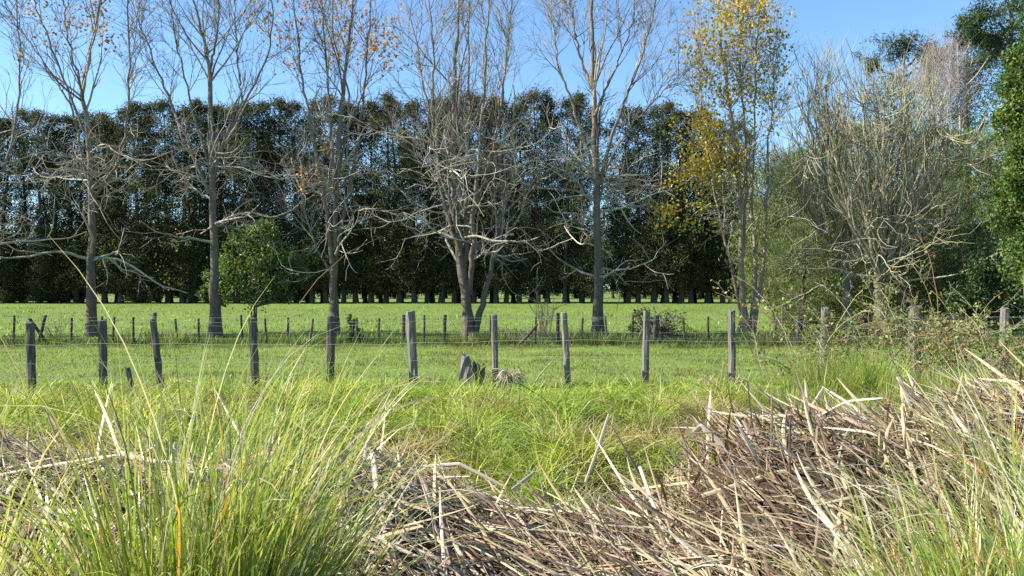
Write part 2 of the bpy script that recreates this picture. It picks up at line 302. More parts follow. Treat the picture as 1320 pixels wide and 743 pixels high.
# ------------------------------------------------------------------ trees of the shelter belt: a few kinds, each tree a copy with its own place
DK = [(.048, .056, .02), (.068, .074, .026), (.095, .096, .034), (.04, .046, .02)]
def belt_kind(seed, height, rad, skirt, npuff, pal=DK, leaf=(.22, .5), per=26, aspect=.22, droop=.5, puff=.55, trunk_r=.26, spread=1.0, gap=0.0):
    rng = np.random.default_rng(seed); gt = Geo()
    n = 14; z = np.linspace(-.3, height * .93, n); wob = np.cumsum(rng.normal(size=(n, 2)) * .07, 0)
    P = np.stack([wob[:, 0], wob[:, 1], z], 1); R = np.interp(z / height, [-.1, 0, .04, .5, 1], [trunk_r * 1.8, trunk_r * 1.35, trunk_r, trunk_r * .6, .03])
    tube(gt, P[None], R[None], 8, np.array((.09, .07, .055)), rng)
    gl = Geo(); u = rng.uniform(size=npuff); h = skirt + (height - skirt) * u ** 1.15
    prof = np.interp(h / height, [0, .1, .3, .6, .82, .93, 1], [.55, .8, .95, 1, .85, .55, .12]) * rad
    lump = .72 + .55 * vnoise(h * .45, np.full(npuff, seed * 3.3), seed)
    az = rng.uniform(0, 2 * np.pi, npuff); rr = prof * lump * np.sqrt(rng.uniform(.2, 1, npuff)) * spread
    C = np.stack([np.cos(az) * rr, np.sin(az) * rr, h], 1); k = np.clip(np.searchsorted(z, h) - 1, 0, n - 1); C[:, :2] += wob[k]
    if gap: C = C[vnoise(np.cos(az) * 1.3 + seed * 7, h * .5 + np.sin(az) * .9, seed + 9) > gap * np.interp(C[:, 2] / height, [0, .25, .4, .75, .95], [.3, .5, 1.05, .95, .35])]
    # limbs that carry the foliage
    m = min(len(C), 110); idx = rng.choice(len(C), m, replace=False); st = C[idx] * np.array((0, 0, 1)); st[:, 2] = np.maximum(st[:, 2] - np.linalg.norm(C[idx, :2], axis=1) * .55, .6)
    st[:, :2] += wob[np.clip(np.searchsorted(z, st[:, 2]) - 1, 0, n - 1)]
    t = np.linspace(0, 1, 5)[None, :, None]; B = st[:, None] * (1 - t) + C[idx][:, None] * t; B[:, 1:4] += rng.normal(size=(m, 3, 3)) * .1
    tube(gt, B, np.linspace(.05, .012, 5)[None], 4, np.array((.10, .08, .065)), rng)
    LC = np.repeat(C, per, 0) + rng.normal(size=(len(C) * per, 3)) * np.array((1, 1, .8)) * puff * rng.uniform(.5, 1.1, (len(C) * per, 1))
    LC[:, 2] = np.maximum(LC[:, 2], .3)
    cc = np.repeat(pick(pal, len(C), rng, jit=.2), per, 0) * rng.uniform(.8, 1.2, (len(LC), 1))
    leafcards(gl, LC, rng.uniform(leaf[0], leaf[1], len(LC)), cc, rng, aspect, droop)
    return gt.mesh('trunk', M_bark, True), gl.mesh('crown', M_needle)
def place_tree(name, kind, loc, label, cat='tree', group=None, s=(1, 1), rz=0):
    t = thing(name, label, cat, loc, group); t.rotation_euler.z = rz; t.scale = (s[0], s[0], s[1])
    link('trunk', kind[0], t); link('crown', kind[1], t); return t
BK = dict(per=52, puff=.42, leaf=(.16, .36), aspect=.3)
KB = [belt_kind(101, 20, 2.2, 1.5, 330, gap=.36, **BK), belt_kind(102, 20, 1.9, 1.7, 300, gap=.38, **BK), belt_kind(103, 20, 2.5, 1.6, 350, gap=.36, **BK), belt_kind(104, 20, 1.6, 1.4, 270, gap=.33, **BK), belt_kind(105, 20, 2.2, .4, 350, gap=.36, **BK), belt_kind(106, 20, 2.4, 1.2, 330, gap=.36, **BK), belt_kind(107, 20, 1.8, 1.5, 320, gap=.35, **BK), belt_kind(108, 20, 2.7, 1.5, 360, gap=.39, **BK)]
rng = np.random.default_rng(77)
TOPX = [-60, 0, 20, 60, 140, 160, 215, 330, 345, 400, 440, 460, 490, 520, 560, 600, 650, 690, 720, 760, 782, 800, 840, 880, 930, 1000]
TOPY = [150, 150, 145, 142, 150, 134, 134, 130, 126, 130, 128, 135, 122, 133, 130, 122, 126, 118, 122, 128, 160, 140, 135, 138, 150, 160]
px = -85.0; i = 0
while px < 960:
    d = 88 + rng.uniform(-.8, .8) ; top = np.interp(px, TOPX, TOPY) + rng.uniform(-3, 9); hgt = Z(top, d)
    if 772 < px < 800: px += 20; continue
    k = int(rng.choice([0, 1, 2, 3, 4, 5, 6, 7])) if px < 400 else int(rng.choice([0, 1, 2, 3, 5, 6, 7]))
    if px < 400 and rng.uniform() < .4: k = 4
    place_tree('shelterbelt_tree', KB[k], (X(px, d), d, 0), 'tall dark evergreen tree in the shelter belt behind the paddock', group='evergreen trees of the shelter belt', s=(rng.uniform(.85, 1.15), hgt / 20), rz=rng.uniform(0, 6.28))
    px += rng.uniform(14, 23); i += 1
for px in np.arange(-110, 1010, 24.0):      # second row of the belt
    d = 93 + rng.uniform(-1, 1); q = px + rng.uniform(-7, 7)
    if 770 < q < 802: continue
    place_tree('shelterbelt_tree', KB[int(rng.choice([0, 1, 2, 3, 4, 5, 6, 7])) if px < 400 else int(rng.choice([0, 1, 2, 3, 5, 6, 7]))], (X(q, d), d, 0), 'shaded evergreen tree in the second row of the shelter belt', group='second row of the shelter belt', s=(rng.uniform(.85, 1.1), Z(np.interp(q, TOPX, TOPY) + rng.uniform(40, 190), d) / 20), rz=rng.uniform(0, 6.28))
def distant_wood():
    rng = np.random.default_rng(8); n = 900; x = rng.uniform(-260, 260, n); hh = 7 + 6 * vnoise(x * .03, x * 0, 3); C = np.c_[x, rng.uniform(238, 262, n), rng.uniform(0, 1, n) * hh]; per = 22
    LC = np.repeat(C, per, 0) + rng.normal(size=(n * per, 3)) * 1.3; LC[:, 2] = np.maximum(LC[:, 2], 0); g = Geo(); leafcards(g, LC, rng.uniform(.9, 2.0, len(LC)), np.repeat(pick([(.05, .065, .025), (.07, .085, .03), (.04, .05, .02)], n, rng), per, 0), rng, .6); g.build('distant_wood', M_needle, kind='stuff', label='low dark wood along the horizon beyond the paddocks', cat='wood')
distant_wood()
# a further row with pale stems seen under and between the belt
KP = [belt_kind(121, 14, 2.4, 5.0, 200, gap=.3, pal=[(.06, .075, .03), (.08, .09, .04)]), belt_kind(122, 14, 2.0, 4.0, 180, gap=.3, pal=[(.06, .075, .03), (.09, .09, .05)])]
for px in np.arange(300, 1010, 17.0):
    d = 128 + rng.uniform(-6, 6); place_tree('distant_tree', KP[int(rng.integers(0, 2))], (X(px + rng.uniform(-6, 6), d), d, 0), 'distant slim tree glimpsed between the trunks of the shelter belt', group='distant trees behind the shelter belt', s=(rng.uniform(.8, 1.1), rng.uniform(.7, 1.05)), rz=rng.uniform(0, 6.28))

# ------------------------------------------------------------------ bare deciduous trees along the far fence
PALE = np.array((.45, .40, .32)); BARK = np.array((.135, .108, .08))
def bare_tree(name, label, base_px, d, stems, seed, cat='tree', upper=14, gnarl=34, gz0=1.3, gz1=6.5, glen=(1.4, 3.4), leaves=None, upA=(1.6, 3.6), twig=1.0, tone=1.0, radius=.2, upbias=.07, group=None, bk=BARK, pl=PALE, gwig=.15, shoots_=False):
    rng = np.random.default_rng(seed); base = np.array((X(base_px, d), d, float(gz(X(base_px, d), d)) - .1))
    t = thing(name, label, cat, base, group); allP = []; allR = []
    for k, (pts, r0, r1) in enumerate(stems):
        dep = d if k == 0 else None
        y0 = rng.uniform(-.1, .1) if k else 0; y1 = rng.uniform(-1.6, 1.6) if k else rng.uniform(-.3, .3)
        m = len(pts); W_ = np.array([at(px, py, d + (y0 + (y1 - y0) * j / max(m - 1, 1)) * (0 if py > 400 else 1)) for j, (px, py) in enumerate(pts)])
        W_ = W_ - base
        if pts[0][1] >= 405: W_[0, 2] = min(W_[0, 2], 0) 
        P = smooth_line(W_, 26); P[3:-1] += rng.normal(size=(22, 3)) * .025
        tt = np.linspace(0, 1, 26); R = (r0 + (r1 - r0) * tt ** .7) * (1 if k == 0 else .82)
        if pts[0][1] >= 405: R = R * (1 + .55 * np.exp(-tt * 26 / 1.6))
        g = Geo(); hk = np.clip((P[:, 2] - 1.5) / 6, 0, 1)[:, None]; c = bk * (1 - hk) + (bk * .68 + pl * .32) * hk
        tube(g, P[None], R[None], 9, np.repeat(c, 9, 0), rng); g.build('trunk' if k == 0 else 'stem', M_bark, t, smooth=True)
        allP.append(P); allR.append(R)
    SP = np.array(allP); SR = np.array(allR); g = Geo()
    if shoots_:                            # long straight shoots, hardly any side twigs
        p, dr, r = offshoots(SP[1:], SR[1:], upper, .12, .95, .2, .5, rng); A = grow(p, dr, rng.uniform(upA[0], upA[1], len(p)), 8, .085, upbias, rng); RA = np.clip(r * .5, .013, .024)[:, None] * np.linspace(1, .35, 8)[None]
        tube(g, A, RA, 5, pick([pl, bk, pl * .7], len(p), rng), rng)
        p, dr, r = offshoots(A, RA, 4, .1, .9, .2, .55, rng); Bb = grow(p, dr, rng.uniform(.4, 1.3, len(p)), 6, .09, .10, rng); tube(g, Bb, np.clip(r * .6, .009, .016)[:, None] * np.linspace(1, .5, 6)[None], 4, pick([pl, bk, pl * .7], len(p), rng), rng)
    else:
        p, dr, r = offshoots(SP, SR, upper, .34, .97, .35, .85, rng); B = len(p)
        LA = rng.uniform(upA[0], upA[1], B) * np.clip(r / .06, .45, 1.1)
        A = grow(p, dr, LA, 9, .10, upbias, rng); RA = np.clip(r * .5, .015, .055)[:, None] * np.linspace(1, .25, 9)[None]
        tube(g, A, RA, 5, pick([pl * .85, bk, pl * .7], B, rng) * tone, rng)
        p, dr, r = offshoots(A, RA, 6, .15, .97, .35, .85, rng); Bb = grow(p, dr, rng.uniform(.45, 1.5, len(p)), 7, .13, .05, rng); RB = np.clip(r * .55, .008, .02)[:, None] * np.linspace(1, .4, 7)[None]
        tube(g, Bb, RB, 4, pick([pl * .8, bk, pl * .6], len(p), rng) * tone, rng)
        p, dr, r = offshoots(Bb, RB, int(3 * twig), .2, 1, .3, .8, rng); C = grow(p, dr, rng.uniform(.2, .7, len(p)), 4, .12, .05, rng); RC = np.clip(r * .6, .005, .008)[:, None] * np.linspace(1, .6, 4)[None]
        tube(g, C, RC, 3, pick([pl * .7, bk * .9, pl * .5], len(p), rng) * tone, rng)
    # low, old, crooked branches
    if gnarl:
        sel = [i for i in range(len(SP))]; q = []; 
        for i in sel:
            zz = SP[i][:, 2]; ok = np.where((zz > gz0) & (zz < gz1))[0]
            if len(ok) > 2: q.append((i, ok[0] / 25, ok[-1] / 25))
        Ps, Ds, Rs = [], [], []
        for i, a, b in q:
            n = max(2, int(gnarl / len(q))); p, dr, r = offshoots(SP[i:i + 1], SR[i:i + 1], n, a, b, 1.1, 1.75, rng); Ps.append(p); Ds.append(dr); Rs.append(r)
        p = np.concatenate(Ps); dr = np.concatenate(Ds); r = np.concatenate(Rs); dr[:, 2] = dr[:, 2] * .5 + .12
        ups = [0, .05, .02, -.05, -.08, -.08, -.06, 0, .05, .10, .12, .1, .1]
        A = grow(p, dr, rng.uniform(glen[0], glen[1], len(p)) * np.where(rng.uniform(size=len(p)) < .25, 1.45, .9), 13, gwig, ups, rng); RA = np.clip(r * .38, .018, .048)[:, None] * np.linspace(1, .28, 13)[None]
        tube(g, A, RA, 6, pick([pl, pl * .85, pl * .65], len(p), rng), rng)
        p, dr, r = offshoots(A, RA, 4, .15, .97, .5, 1.2, rng); Bb = grow(p, dr, rng.uniform(.5, 1.7, len(p)), 9, gwig * 1.15, .03, rng); RB = np.clip(r * .65, .013, .034)[:, None] * np.linspace(1, .4, 9)[None]
        tube(g, Bb, RB, 5, pick([pl * 1.1, pl * .85, pl * .5, bk], len(p), rng), rng)
        p, dr, r = offshoots(Bb, RB, 3, .15, 1, .5, 1.2, rng); C = grow(p, dr, rng.uniform(.2, .7, len(p)), 6, gwig * 1.1, .04, rng); RC = np.clip(r * .65, .008, .014)[:, None] * np.linspace(1, .45, 6)[None]
        tube(g, C, RC, 4, pick([pl * .95, pl * .7, pl * .5], len(p), rng), rng)
    cr = g.build('crown', M_twig, t, smooth=True)
    if leaves: leaves(t, SP, SR, rng, cr)
    return t
def sparse_leaves(pal, centers, n, spread, size, base_d, mat=None, name='leaves'):
    def f(t, SP, SR, rng, cr):
        g = Geo(); base = np.array(t.location)
        for (px, py, nn, sp) in centers:
            nn = int(nn * 2)
            c = at(px, py, base_d) - base; c[1] += rng.uniform(-.8, .8)
            sub = c + rng.normal(size=(max(1, nn // 9), 3)) * sp * spread * 1.15
            LC = sub[rng.integers(0, len(sub), nn)] + rng.normal(size=(nn, 3)) * .16
            leafcards(g, LC, rng.uniform(size * .55, size * 1.1, nn), pick(pal, nn, rng, jit=.2), rng, .8)
        g.build(name, mat or M_autumn, cr, kind='stuff')
    return f
ORANGE = [(.45, .20, .06), (.50, .27, .12), (.40, .26, .17), (.52, .35, .10)]
YEL = [(.66, .48, .08), (.58, .46, .08), (.46, .42, .09), (.60, .36, .08), (.30, .32, .07)]
D = 28.0
bare_tree('bare_tree', 'bare grey tree forking low beyond the tilted fence batten', -40, D, [([(-40, 430), (-38, 330), (-30, 220), (-20, 100), (-18, -60)], .22, .03), ([(-38, 300), (10, 200), (25, 100), (20, -20)], .09, .02), ([(-36, 330), (-80, 220), (-100, 60)], .09, .02)], 1, gnarl=32)
bare_tree('bare_tree', 'bare tree with slim dark trunk and few orange leaves, beside the braced fence batten', 118, D,
    [([(118, 434), (117, 300), (116, 200), (107, 118), (116, 70), (128, 0), (130, -50)], .145, .022), ([(112, 230), (92, 140), (58, 85), (10, 10)], .07, .015), ([(116, 190), (70, 70), (40, -10), (30, -50)], .06, .015),
     ([(107, 125), (86, 40), (80, -40)], .06, .02), ([(118, 260), (155, 200), (166, 110), (165, 0), (166, -50)], .07, .02)], 2, gnarl=28, glen=(1.5, 3.8),
    leaves=sparse_leaves(ORANGE, [(135, 45, 70, .3), (125, 3, 60, .3), (90, 35, 30, .2), (65, 12, 30, .3), (60, 40, 18, .2), (25, 75, 12, .15)], 0, 1, .13, D))
bare_tree('bare_tree', 'bare tree rising beside the round green bush, crown opening into fanned twiggy leaders', 278, D,
    [([(278, 434), (277, 330), (272, 200), (270, 95), (262, 50), (245, -20)], .18, .022), ([(270, 95), (280, 40), (284, -40)], .06, .02), ([(271, 245), (290, 180), (313, 135), (347, 62), (350, -30)], .09, .02),
     ([(313, 135), (306, 70), (300, -30)], .05, .015), ([(270, 250), (228, 150), (195, 70), (165, -10)], .08, .015), ([(272, 220), (245, 130), (225, 40), (215, -30)], .06, .015)], 3, gnarl=28, gz0=2.2,
    leaves=sparse_leaves([(.45, .36, .05), (.5, .3, .06)], [(222, 298, 16, .2), (205, 347, 7, .1), (190, 338, 6, .12), (328, 8, 40, .3), (360, 40, 30, .4)], 0, 1, .09, D))
bare_tree('bare_tree', 'tall bare tree of several pale stems with scattered pinkish orange leaves at the top', 431, D,
    [([(431, 436), (431, 350), (434, 250), (440, 140), (452, 40), (458, -50)], .165, .024), ([(428, 340), (417, 240), (398, 150), (385, 70), (375, -30)], .10, .02), ([(434, 320), (458, 200), (470, 100), (482, -30)], .10, .02),
     ([(432, 290), (428, 180), (420, 80), (412, -40)], .08, .02), ([(436, 230), (450, 130), (430, 50), (432, -40)], .06, .02), ([(431, 360), (405, 310), (390, 250), (392, 170)], .07, .015)], 4, gnarl=28, gz0=1.8,
    leaves=sparse_leaves(ORANGE, [(340, 20, 60, .5), (365, 50, 70, .4), (395, 20, 60, .5), (430, 60, 40, .5), (450, 15, 70, .5), (480, 20, 90, .5), (500, 65, 110, .4), (470, 90, 40, .4), (410, 5, 80, .5), (405, 200, 40, .35), (410, 225, 40, .3), (510, 170, 30, .3)], 0, 1, .13, D))
bare_tree('bare_tree', 'stout bare tree with trunk split near the ground and dense pale crooked lower branches', 605, 27,
    [([(604, 440), (602, 400), (592, 320), (585, 200), (586, 100), (592, -40)], .235, .03), ([(608, 430), (622, 392), (636, 335), (648, 260), (660, 190), (662, 110)], .16, .02), ([(598, 360), (601, 260), (603, 140), (606, -40)], .13, .025),
     ([(605, 380), (612, 270), (622, 140), (632, -30)], .13, .025), ([(594, 330), (568, 240), (548, 120), (528, 10)], .10, .02), ([(612, 270), (636, 190), (652, 90), (660, -20)], .08, .02), ([(590, 300), (560, 180), (558, 60), (550, -30)], .08, .02)],
    5, gnarl=52, gz0=1.75, gz1=6.2, glen=(1.5, 3.6), upper=17)
bare_tree('bare_tree', 'bare tree with one straight central trunk standing beside leafless shoots and a leaning stick', 770, D,
    [([(771, 434), (770, 330), (767, 200), (765, 110), (763, 0), (762, -50)], .17, .035), ([(765, 215), (738, 135), (718, 70), (706, -30)], .08, .02), ([(771, 240), (798, 150), (828, 70), (850, -20)], .09, .02),
     ([(765, 120), (745, 60), (733, -20)], .08, .02), ([(766, 150), (790, 95), (812, 40), (830, -40)], .06, .018), ([(770, 270), (790, 200), (842, 130), (884, 90)], .06, .012)], 6, gnarl=34, gz0=1.5, gz1=5.8,
    upper=15)
def yellow_leaves(t, SP, SR, rng, cr):
    g = Geo(); base = np.array(t.location)
    spots = [(930, 10, 380, .55), (900, 90, 200, .5), (985, 15, 260, .45), (1000, 60, 170, .35), (950, 60, 240, .5), (935, 110, 190, .5), (990, 110, 150, .4), (905, 60, 160, .4), (960, 150, 130, .5), (985, 160, 70, .4), (945, 30, 220, .5),
             (905, 165, 420, .38), (918, 200, 420, .4), (895, 215, 360, .33), (880, 225, 160, .3), (930, 230, 280, .35), (868, 275, 150, .25), (912, 250, 300, .4), (900, 285, 160, .35), (955, 205, 200, .3), (970, 120, 100, .4)]
    for px, py, n, sp in spots:
        n = int(n * (2.1 if py < 140 else 1.2)); c = at(px, py, 29) - base; c[1] += rng.uniform(-.5, .5); sub = c + rng.normal(size=(max(2, n // 12), 3)) * sp
        LC = sub[rng.integers(0, len(sub), n)] + rng.normal(size=(n, 3)) * .15; green = (px > 985) or (py > 195 and 895 < px < 960 and rng.uniform() < .3)
        pal = [(.22, .25, .06), (.34, .34, .08), (.44, .36, .08)] if green else YEL
        leafcards(g, LC, rng.uniform(.075, .135, n), pick(pal, n, rng, jit=.2), rng, .8)
    g.build('leaves', M_autumn, cr, kind='stuff')
bare_tree('poplar_tree', 'slender multi-stemmed tree carrying the yellow and orange autumn leaves', 962, 29,
    [([(964, 432), (956, 370), (956, 280), (946, 170), (930, 70), (925, -40)], .13, .022), ([(968, 432), (974, 350), (970, 250), (974, 120), (980, -40)], .12, .022), ([(950, 432), (954, 400), (930, 290), (912, 200), (903, 120), (900, 40)], .09, .015),
     ([(970, 420), (985, 330), (990, 220), (996, 120), (1000, 40)], .09, .015), ([(958, 330), (962, 200), (955, 90), (955, -30)], .08, .02)], 7, gnarl=14, upper=22, upA=(1.0, 2.2), upbias=.12, leaves=yellow_leaves, bk=np.array((.27, .20, .14)))

# ------------------------------------------------------------------ right-hand thicket: vase-shaped coppiced trees, she-oaks, pines, leafy edge tree
GP = np.array((.43, .39, .25)); GB = np.array((.22, .19, .12))
def vase_tree(name, label, bx, d, tops, seed, trunk_top, n2=21):
    rng = np.random.default_rng(seed); stems = [([(bx, 432), (bx - 3, trunk_top + 20), (bx, trunk_top - 40)], .24, .10)]
    for tx, ty in tops:
        k = rng.uniform(.3, .6); my = trunk_top + (ty - trunk_top) * .45
        stems.append(([(bx + rng.uniform(-6, 6), trunk_top + rng.uniform(0, 25)), (bx + (tx - bx) * .55, my + rng.uniform(0, 25)), (bx + (tx - bx) * .9, ty + (my - ty) * .35), (tx, ty + 42)], rng.uniform(.06, .10), .016))
    return bare_tree(name, label, bx, d, stems, seed, upper=n2, gnarl=18, gz0=1.2, gz1=4.5, glen=(1.2, 2.8), upA=(1.0, 2.3), upbias=.14, pl=GP, bk=GB, gwig=.2, shoots_=True)
vase_tree('coppiced_tree', 'broad vase-shaped leafless tree of many upright grey green shoots', 1136, 28, [(1040, 160), (1062, 130), (1085, 120), (1110, 95), (1130, 85), (1150, 78), (1170, 82), (1190, 100), (1208, 125), (1225, 150), (1245, 170), (1140, 110), (1165, 130), (1190, 160), (1100, 150)], 21, 345)
vase_tree('coppiced_tree', 'narrow leafless tree of upright dark shoots beside the broad vase-shaped tree', 1095, 29.5, [(1022, 150), (1036, 110), (1050, 80), (1062, 70), (1075, 105), (1090, 130), (1050, 130), (1020, 200)], 22, 350, 20)
SO = [(.095, .13, .035), (.125, .16, .045), (.07, .105, .03), (.155, .17, .06)]
KS = [belt_kind(201, 10, 2.7, .9, 300, pal=SO, leaf=(.18, .42), per=55, aspect=.10, droop=1.6, puff=.42, trunk_r=.2, gap=.25), belt_kind(202, 10, 2.3, 1.3, 260, pal=SO, leaf=(.18, .42), per=55, aspect=.10, droop=1.6, puff=.42, trunk_r=.18, gap=.27)]
rng = np.random.default_rng(91)
for px, top, d, s in ((1012, 205, 42, .9), (1048, 190, 38, .8), (1082, 165, 44, 1.0), (1120, 160, 40, .95), (1160, 150, 46, 1.0), (1195, 165, 38, .9), (1232, 170, 44, 1.0), (1268, 185, 36, .9), (1310, 150, 44, 1.1), (1000, 200, 38, .8), (1030, 215, 36, .8), (1035, 290, 32, .55), (1075, 260, 33, .6), (1170, 250, 31, .6), (1215, 235, 32, .65), (1115, 275, 34, .6), (1255, 290, 31, .55)):
    place_tree('sheoak_tree', KS[int(rng.integers(0, 2))], (X(px, d), d, 0), 'feathery soft green tree in the thicket behind the leafless coppiced trees', group='feathery green trees of the thicket', s=(s, Z(top, d) / 10), rz=rng.uniform(0, 6.28))
PN = [(.035, .065, .025), (.05, .085, .03), (.065, .10, .035)]
def pine(label, px, d, blobs, seed, top):
    rng = np.random.default_rng(seed); b = np.array((X(px, d), d, 0.)); t = thing('pine_tree', label, 'tree', b); hh = Z(top, d)
    gt = Geo(); P = smooth_line([(0, 0, -.3), (.2, .1, hh * .4), (-.1, 0, hh * .75), (.1, .1, hh * .97)], 16); tube(gt, P[None], np.linspace(.34, .05, 16)[None], 8, np.array((.12, .09, .07)), rng)
    gl = Geo()
    for bx, by, br in blobs:
        c = at(bx, by, d + rng.uniform(-1, 1)) - b; r = br / F * d; m = 14; C = c + rng.normal(size=(m, 3)) * r * np.array((.5, .5, .34))
        st = np.array((0, 0, max(1, c[2] - np.hypot(c[0], c[1]) * .5 - r * .5))); tt = np.linspace(0, 1, 7)[None, :, None]
        Bq = st * (1 - tt) + c * tt; Bq[:, 1:6] += rng.normal(size=(1, 5, 3)) * .12; tube(gt, Bq, np.linspace(.10, .03, 7)[None], 5, np.array((.13, .10, .08)), rng)
        tt = np.linspace(0, 1, 4)[None, :, None]; Bq = c * (1 - tt) + C[:, None] * tt; tube(gt, Bq, np.linspace(.03, .012, 4)[None], 3, np.array((.13, .10, .08)), rng)
        per = 50; LC = np.repeat(C, per, 0) + rng.normal(size=(m * per, 3)) * r * .22; leafcards(gl, LC, rng.uniform(.2, .45, len(LC)), np.repeat(pick(PN, m, rng, jit=.2), per, 0), rng, .16, -.5)
    gt.build('trunk', M_bark, t, smooth=True); gl.build('crown', M_needle, t); return t
pine('dark pine with flat topped clumps above the leafless coppiced tree', 1165, 62, [(1152, 56, 24), (1168, 62, 20), (1128, 78, 16), (1192, 66, 17), (1205, 72, 12), (1160, 100, 34), (1180, 120, 30), (1145, 130, 30), (1165, 160, 40)], 31, 58)
pine('dark green pine with a narrow pointed top behind the pale dead sapling', 1246, 58, [(1243, 40, 12), (1243, 58, 18), (1250, 80, 24), (1240, 100, 24), (1275, 75, 20), (1215, 75, 16), (1262, 110, 30), (1245, 140, 36), (1270, 160, 36), (1225, 150, 26)], 32, 30)
pine('large dark pine overhanging the bright leafy edge tree', 1305, 48, [(1275, 22, 26), (1300, 8, 34), (1256, 30, 17), (1262, 52, 14), (1290, 45, 26), (1275, 55, 16), (1320, 40, 40), (1345, 0, 40), (1310, 80, 36), (1340, 100, 40), (1300, 120, 36), (1320, -30, 40)], 33, -40)
bare_tree('pale_bare_tree', 'fuzzy pinkish grey leafless tree between the pines and the coppiced tree', 1216, 40, [([(1216, 415), (1215, 280), (1214, 160), (1214, 80)], .15, .02), ([(1215, 240), (1200, 150), (1196, 95)], .07, .012), ([(1215, 240), (1232, 150), (1240, 95)], .07, .012), ([(1214, 200), (1206, 120), (1206, 75)], .05, .012), ([(1214, 210), (1224, 130), (1226, 78)], .05, .012)],
    41, gnarl=0, upper=24, upA=(.9, 1.8), twig=1, bk=np.array((.34, .29, .26)), pl=np.array((.50, .43, .39)), upbias=.1)
def dead_sapling():
    d = 49; b = at(1236, 420, d); b[2] = 0; t = thing('dead_sapling', 'bleached dead sapling with upswept candelabra branches before the pines', 'tree', b); rng = np.random.default_rng(3)
    g = Geo(); P = smooth_line([at(x, y, d) - b for x, y in ((1238, 432), (1240, 300), (1238, 180), (1236, 110), (1234, 55))], 20); tube(g, P[None], np.linspace(.10, .035, 20)[None], 7, np.array((.42, .30, .25)), rng); g.build('trunk', M_twig, t, smooth=True)
    for pts in ([(1237, 118), (1255, 100), (1270, 80), (1284, 60)], [(1236, 93), (1226, 88), (1220, 75)], [(1236, 94), (1248, 92), (1256, 76)], [(1236, 72), (1244, 68), (1256, 48)], [(1236, 72), (1224, 70), (1218, 62)], [(1237, 118), (1228, 112), (1226, 100)], [(1237, 119), (1262, 108), (1278, 88)], [(1238, 150), (1216, 130), (1206, 110)], [(1238, 190), (1262, 165), (1280, 130)]):
        g = Geo(); P = smooth_line([at(x, y, d) - b + np.array((0, rng.uniform(-.2, .2) * j, 0)) for j, (x, y) in enumerate(pts)], 10); tube(g, P[None], np.linspace(.04, .02, 10)[None], 5, np.array((.46, .32, .26)), rng); g.build('branch', M_twig, t, smooth=True)
dead_sapling()
def leafy(name, label, cat, px, d, blobs, pal, size, per, mat, seed, trunk_r=.12, stems=1, aspect=.5, low=None, group=None, droop=.2):
    rng = np.random.default_rng(seed); b = np.array((X(px, d), d, 0.)); b[2] = float(gz(b[0], d)) - .05; t = thing(name, label, cat, b, group); gt = Geo(); gl = Geo()
    ctop = np.mean([at(x, y, d) - b for x, y, r in blobs], 0)
    for k in range(stems): tube(gt, smooth_line([(rng.normal() * .1 * (stems > 1), rng.normal() * .1 * (stems > 1), -.1), ctop * np.array((.3, .3, .4)) + rng.normal(size=3) * .1, ctop + rng.normal(size=3) * .15], 10)[None], np.linspace(trunk_r, trunk_r * .35, 10)[None], 7, np.array((.14, .115, .09)), rng)
    for bx, by, br in blobs:
        r = br / F * d; c = at(bx, by, d) - b; c[1] += rng.uniform(-.5, .5) * r; m = max(8, int(26 * min(1, r))); u = unit(rng.normal(size=(m, 3))) * rng.uniform(.35, 1, (m, 1)) * r; C = c + u
        tt = np.linspace(0, 1, 5)[None, :, None]; st = np.minimum(ctop, c) * .75; Bq = st * (1 - tt) + C[:, None] * tt; Bq[:, 1:4] += rng.normal(size=(m, 3, 3)) * .05 * r; tube(gt, Bq, np.linspace(.03, .008, 5)[None], 4, np.array((.16, .13, .10)), rng)
        LC = np.repeat(C, per, 0) + rng.normal(size=(m * per, 3)) * r * .24; LC[:, 2] = np.maximum(LC[:, 2], .05); cc = np.repeat(pick(pal, m, rng, jit=.15), per, 0) * rng.uniform(.85, 1.15, (len(LC), 1))
        leafcards(gl, LC, rng.uniform(size[0], size[1], len(LC)), cc, rng, aspect, droop, .6)
    gt.build('trunk', M_bark, t, smooth=True); gl.build('crown', mat, t); return t
BG = [(.095, .17, .028), (.125, .21, .035), (.07, .125, .022), (.17, .25, .05)]
leafy('leafy_tree', 'dense bright green leafy tree at the end of the far fence', 'tree', 1385, 21, [(1338, 70, 30), (1345, 30, 40), (1322, 120, 30), (1335, 170, 44), (1318, 200, 28), (1340, 230, 50), (1315, 150, 22), (1325, 270, 40), (1380, 100, 60), (1380, 200, 70), (1390, 300, 60), (1345, 320, 44), (1310, 235, 22)], BG, (.07, .15), 120, M_leaf, 51, .2)
leafy('dark_shrub', 'dark glossy shrub crowding the fence line under the leafy tree', 'shrub', 1275, 27, [(1265, 350, 26), (1290, 345, 28), (1315, 330, 36), (1250, 372, 22), (1285, 378, 30), (1320, 370, 34), (1345, 345, 40), (1270, 400, 24), (1305, 402, 26), (1235, 390, 18)], [(.04, .075, .02), (.05, .09, .025), (.07, .11, .03)], (.08, .15), 60, M_leaf, 52, .07, 4)
leafy('evergreen_bush', 'round glossy green bush between two bare trunks', 'bush', 330, 30, [(330, 335, 38), (300, 352, 26), (355, 350, 30), (318, 318, 26), (345, 315, 24), (330, 365, 32), (300, 375, 18), (358, 370, 20), (282, 370, 14), (374, 338, 18), (332, 296, 15), (288, 338, 16), (385, 352, 12), (270, 362, 12), (312, 304, 10), (352, 300, 10), (392, 330, 8), (278, 384, 11), (262, 378, 8), (296, 318, 9), (366, 384, 8)], [(.105, .16, .035), (.14, .20, .045), (.18, .235, .06), (.07, .11, .03)], (.09, .16), 48, M_glossy, 53, .035, 5)
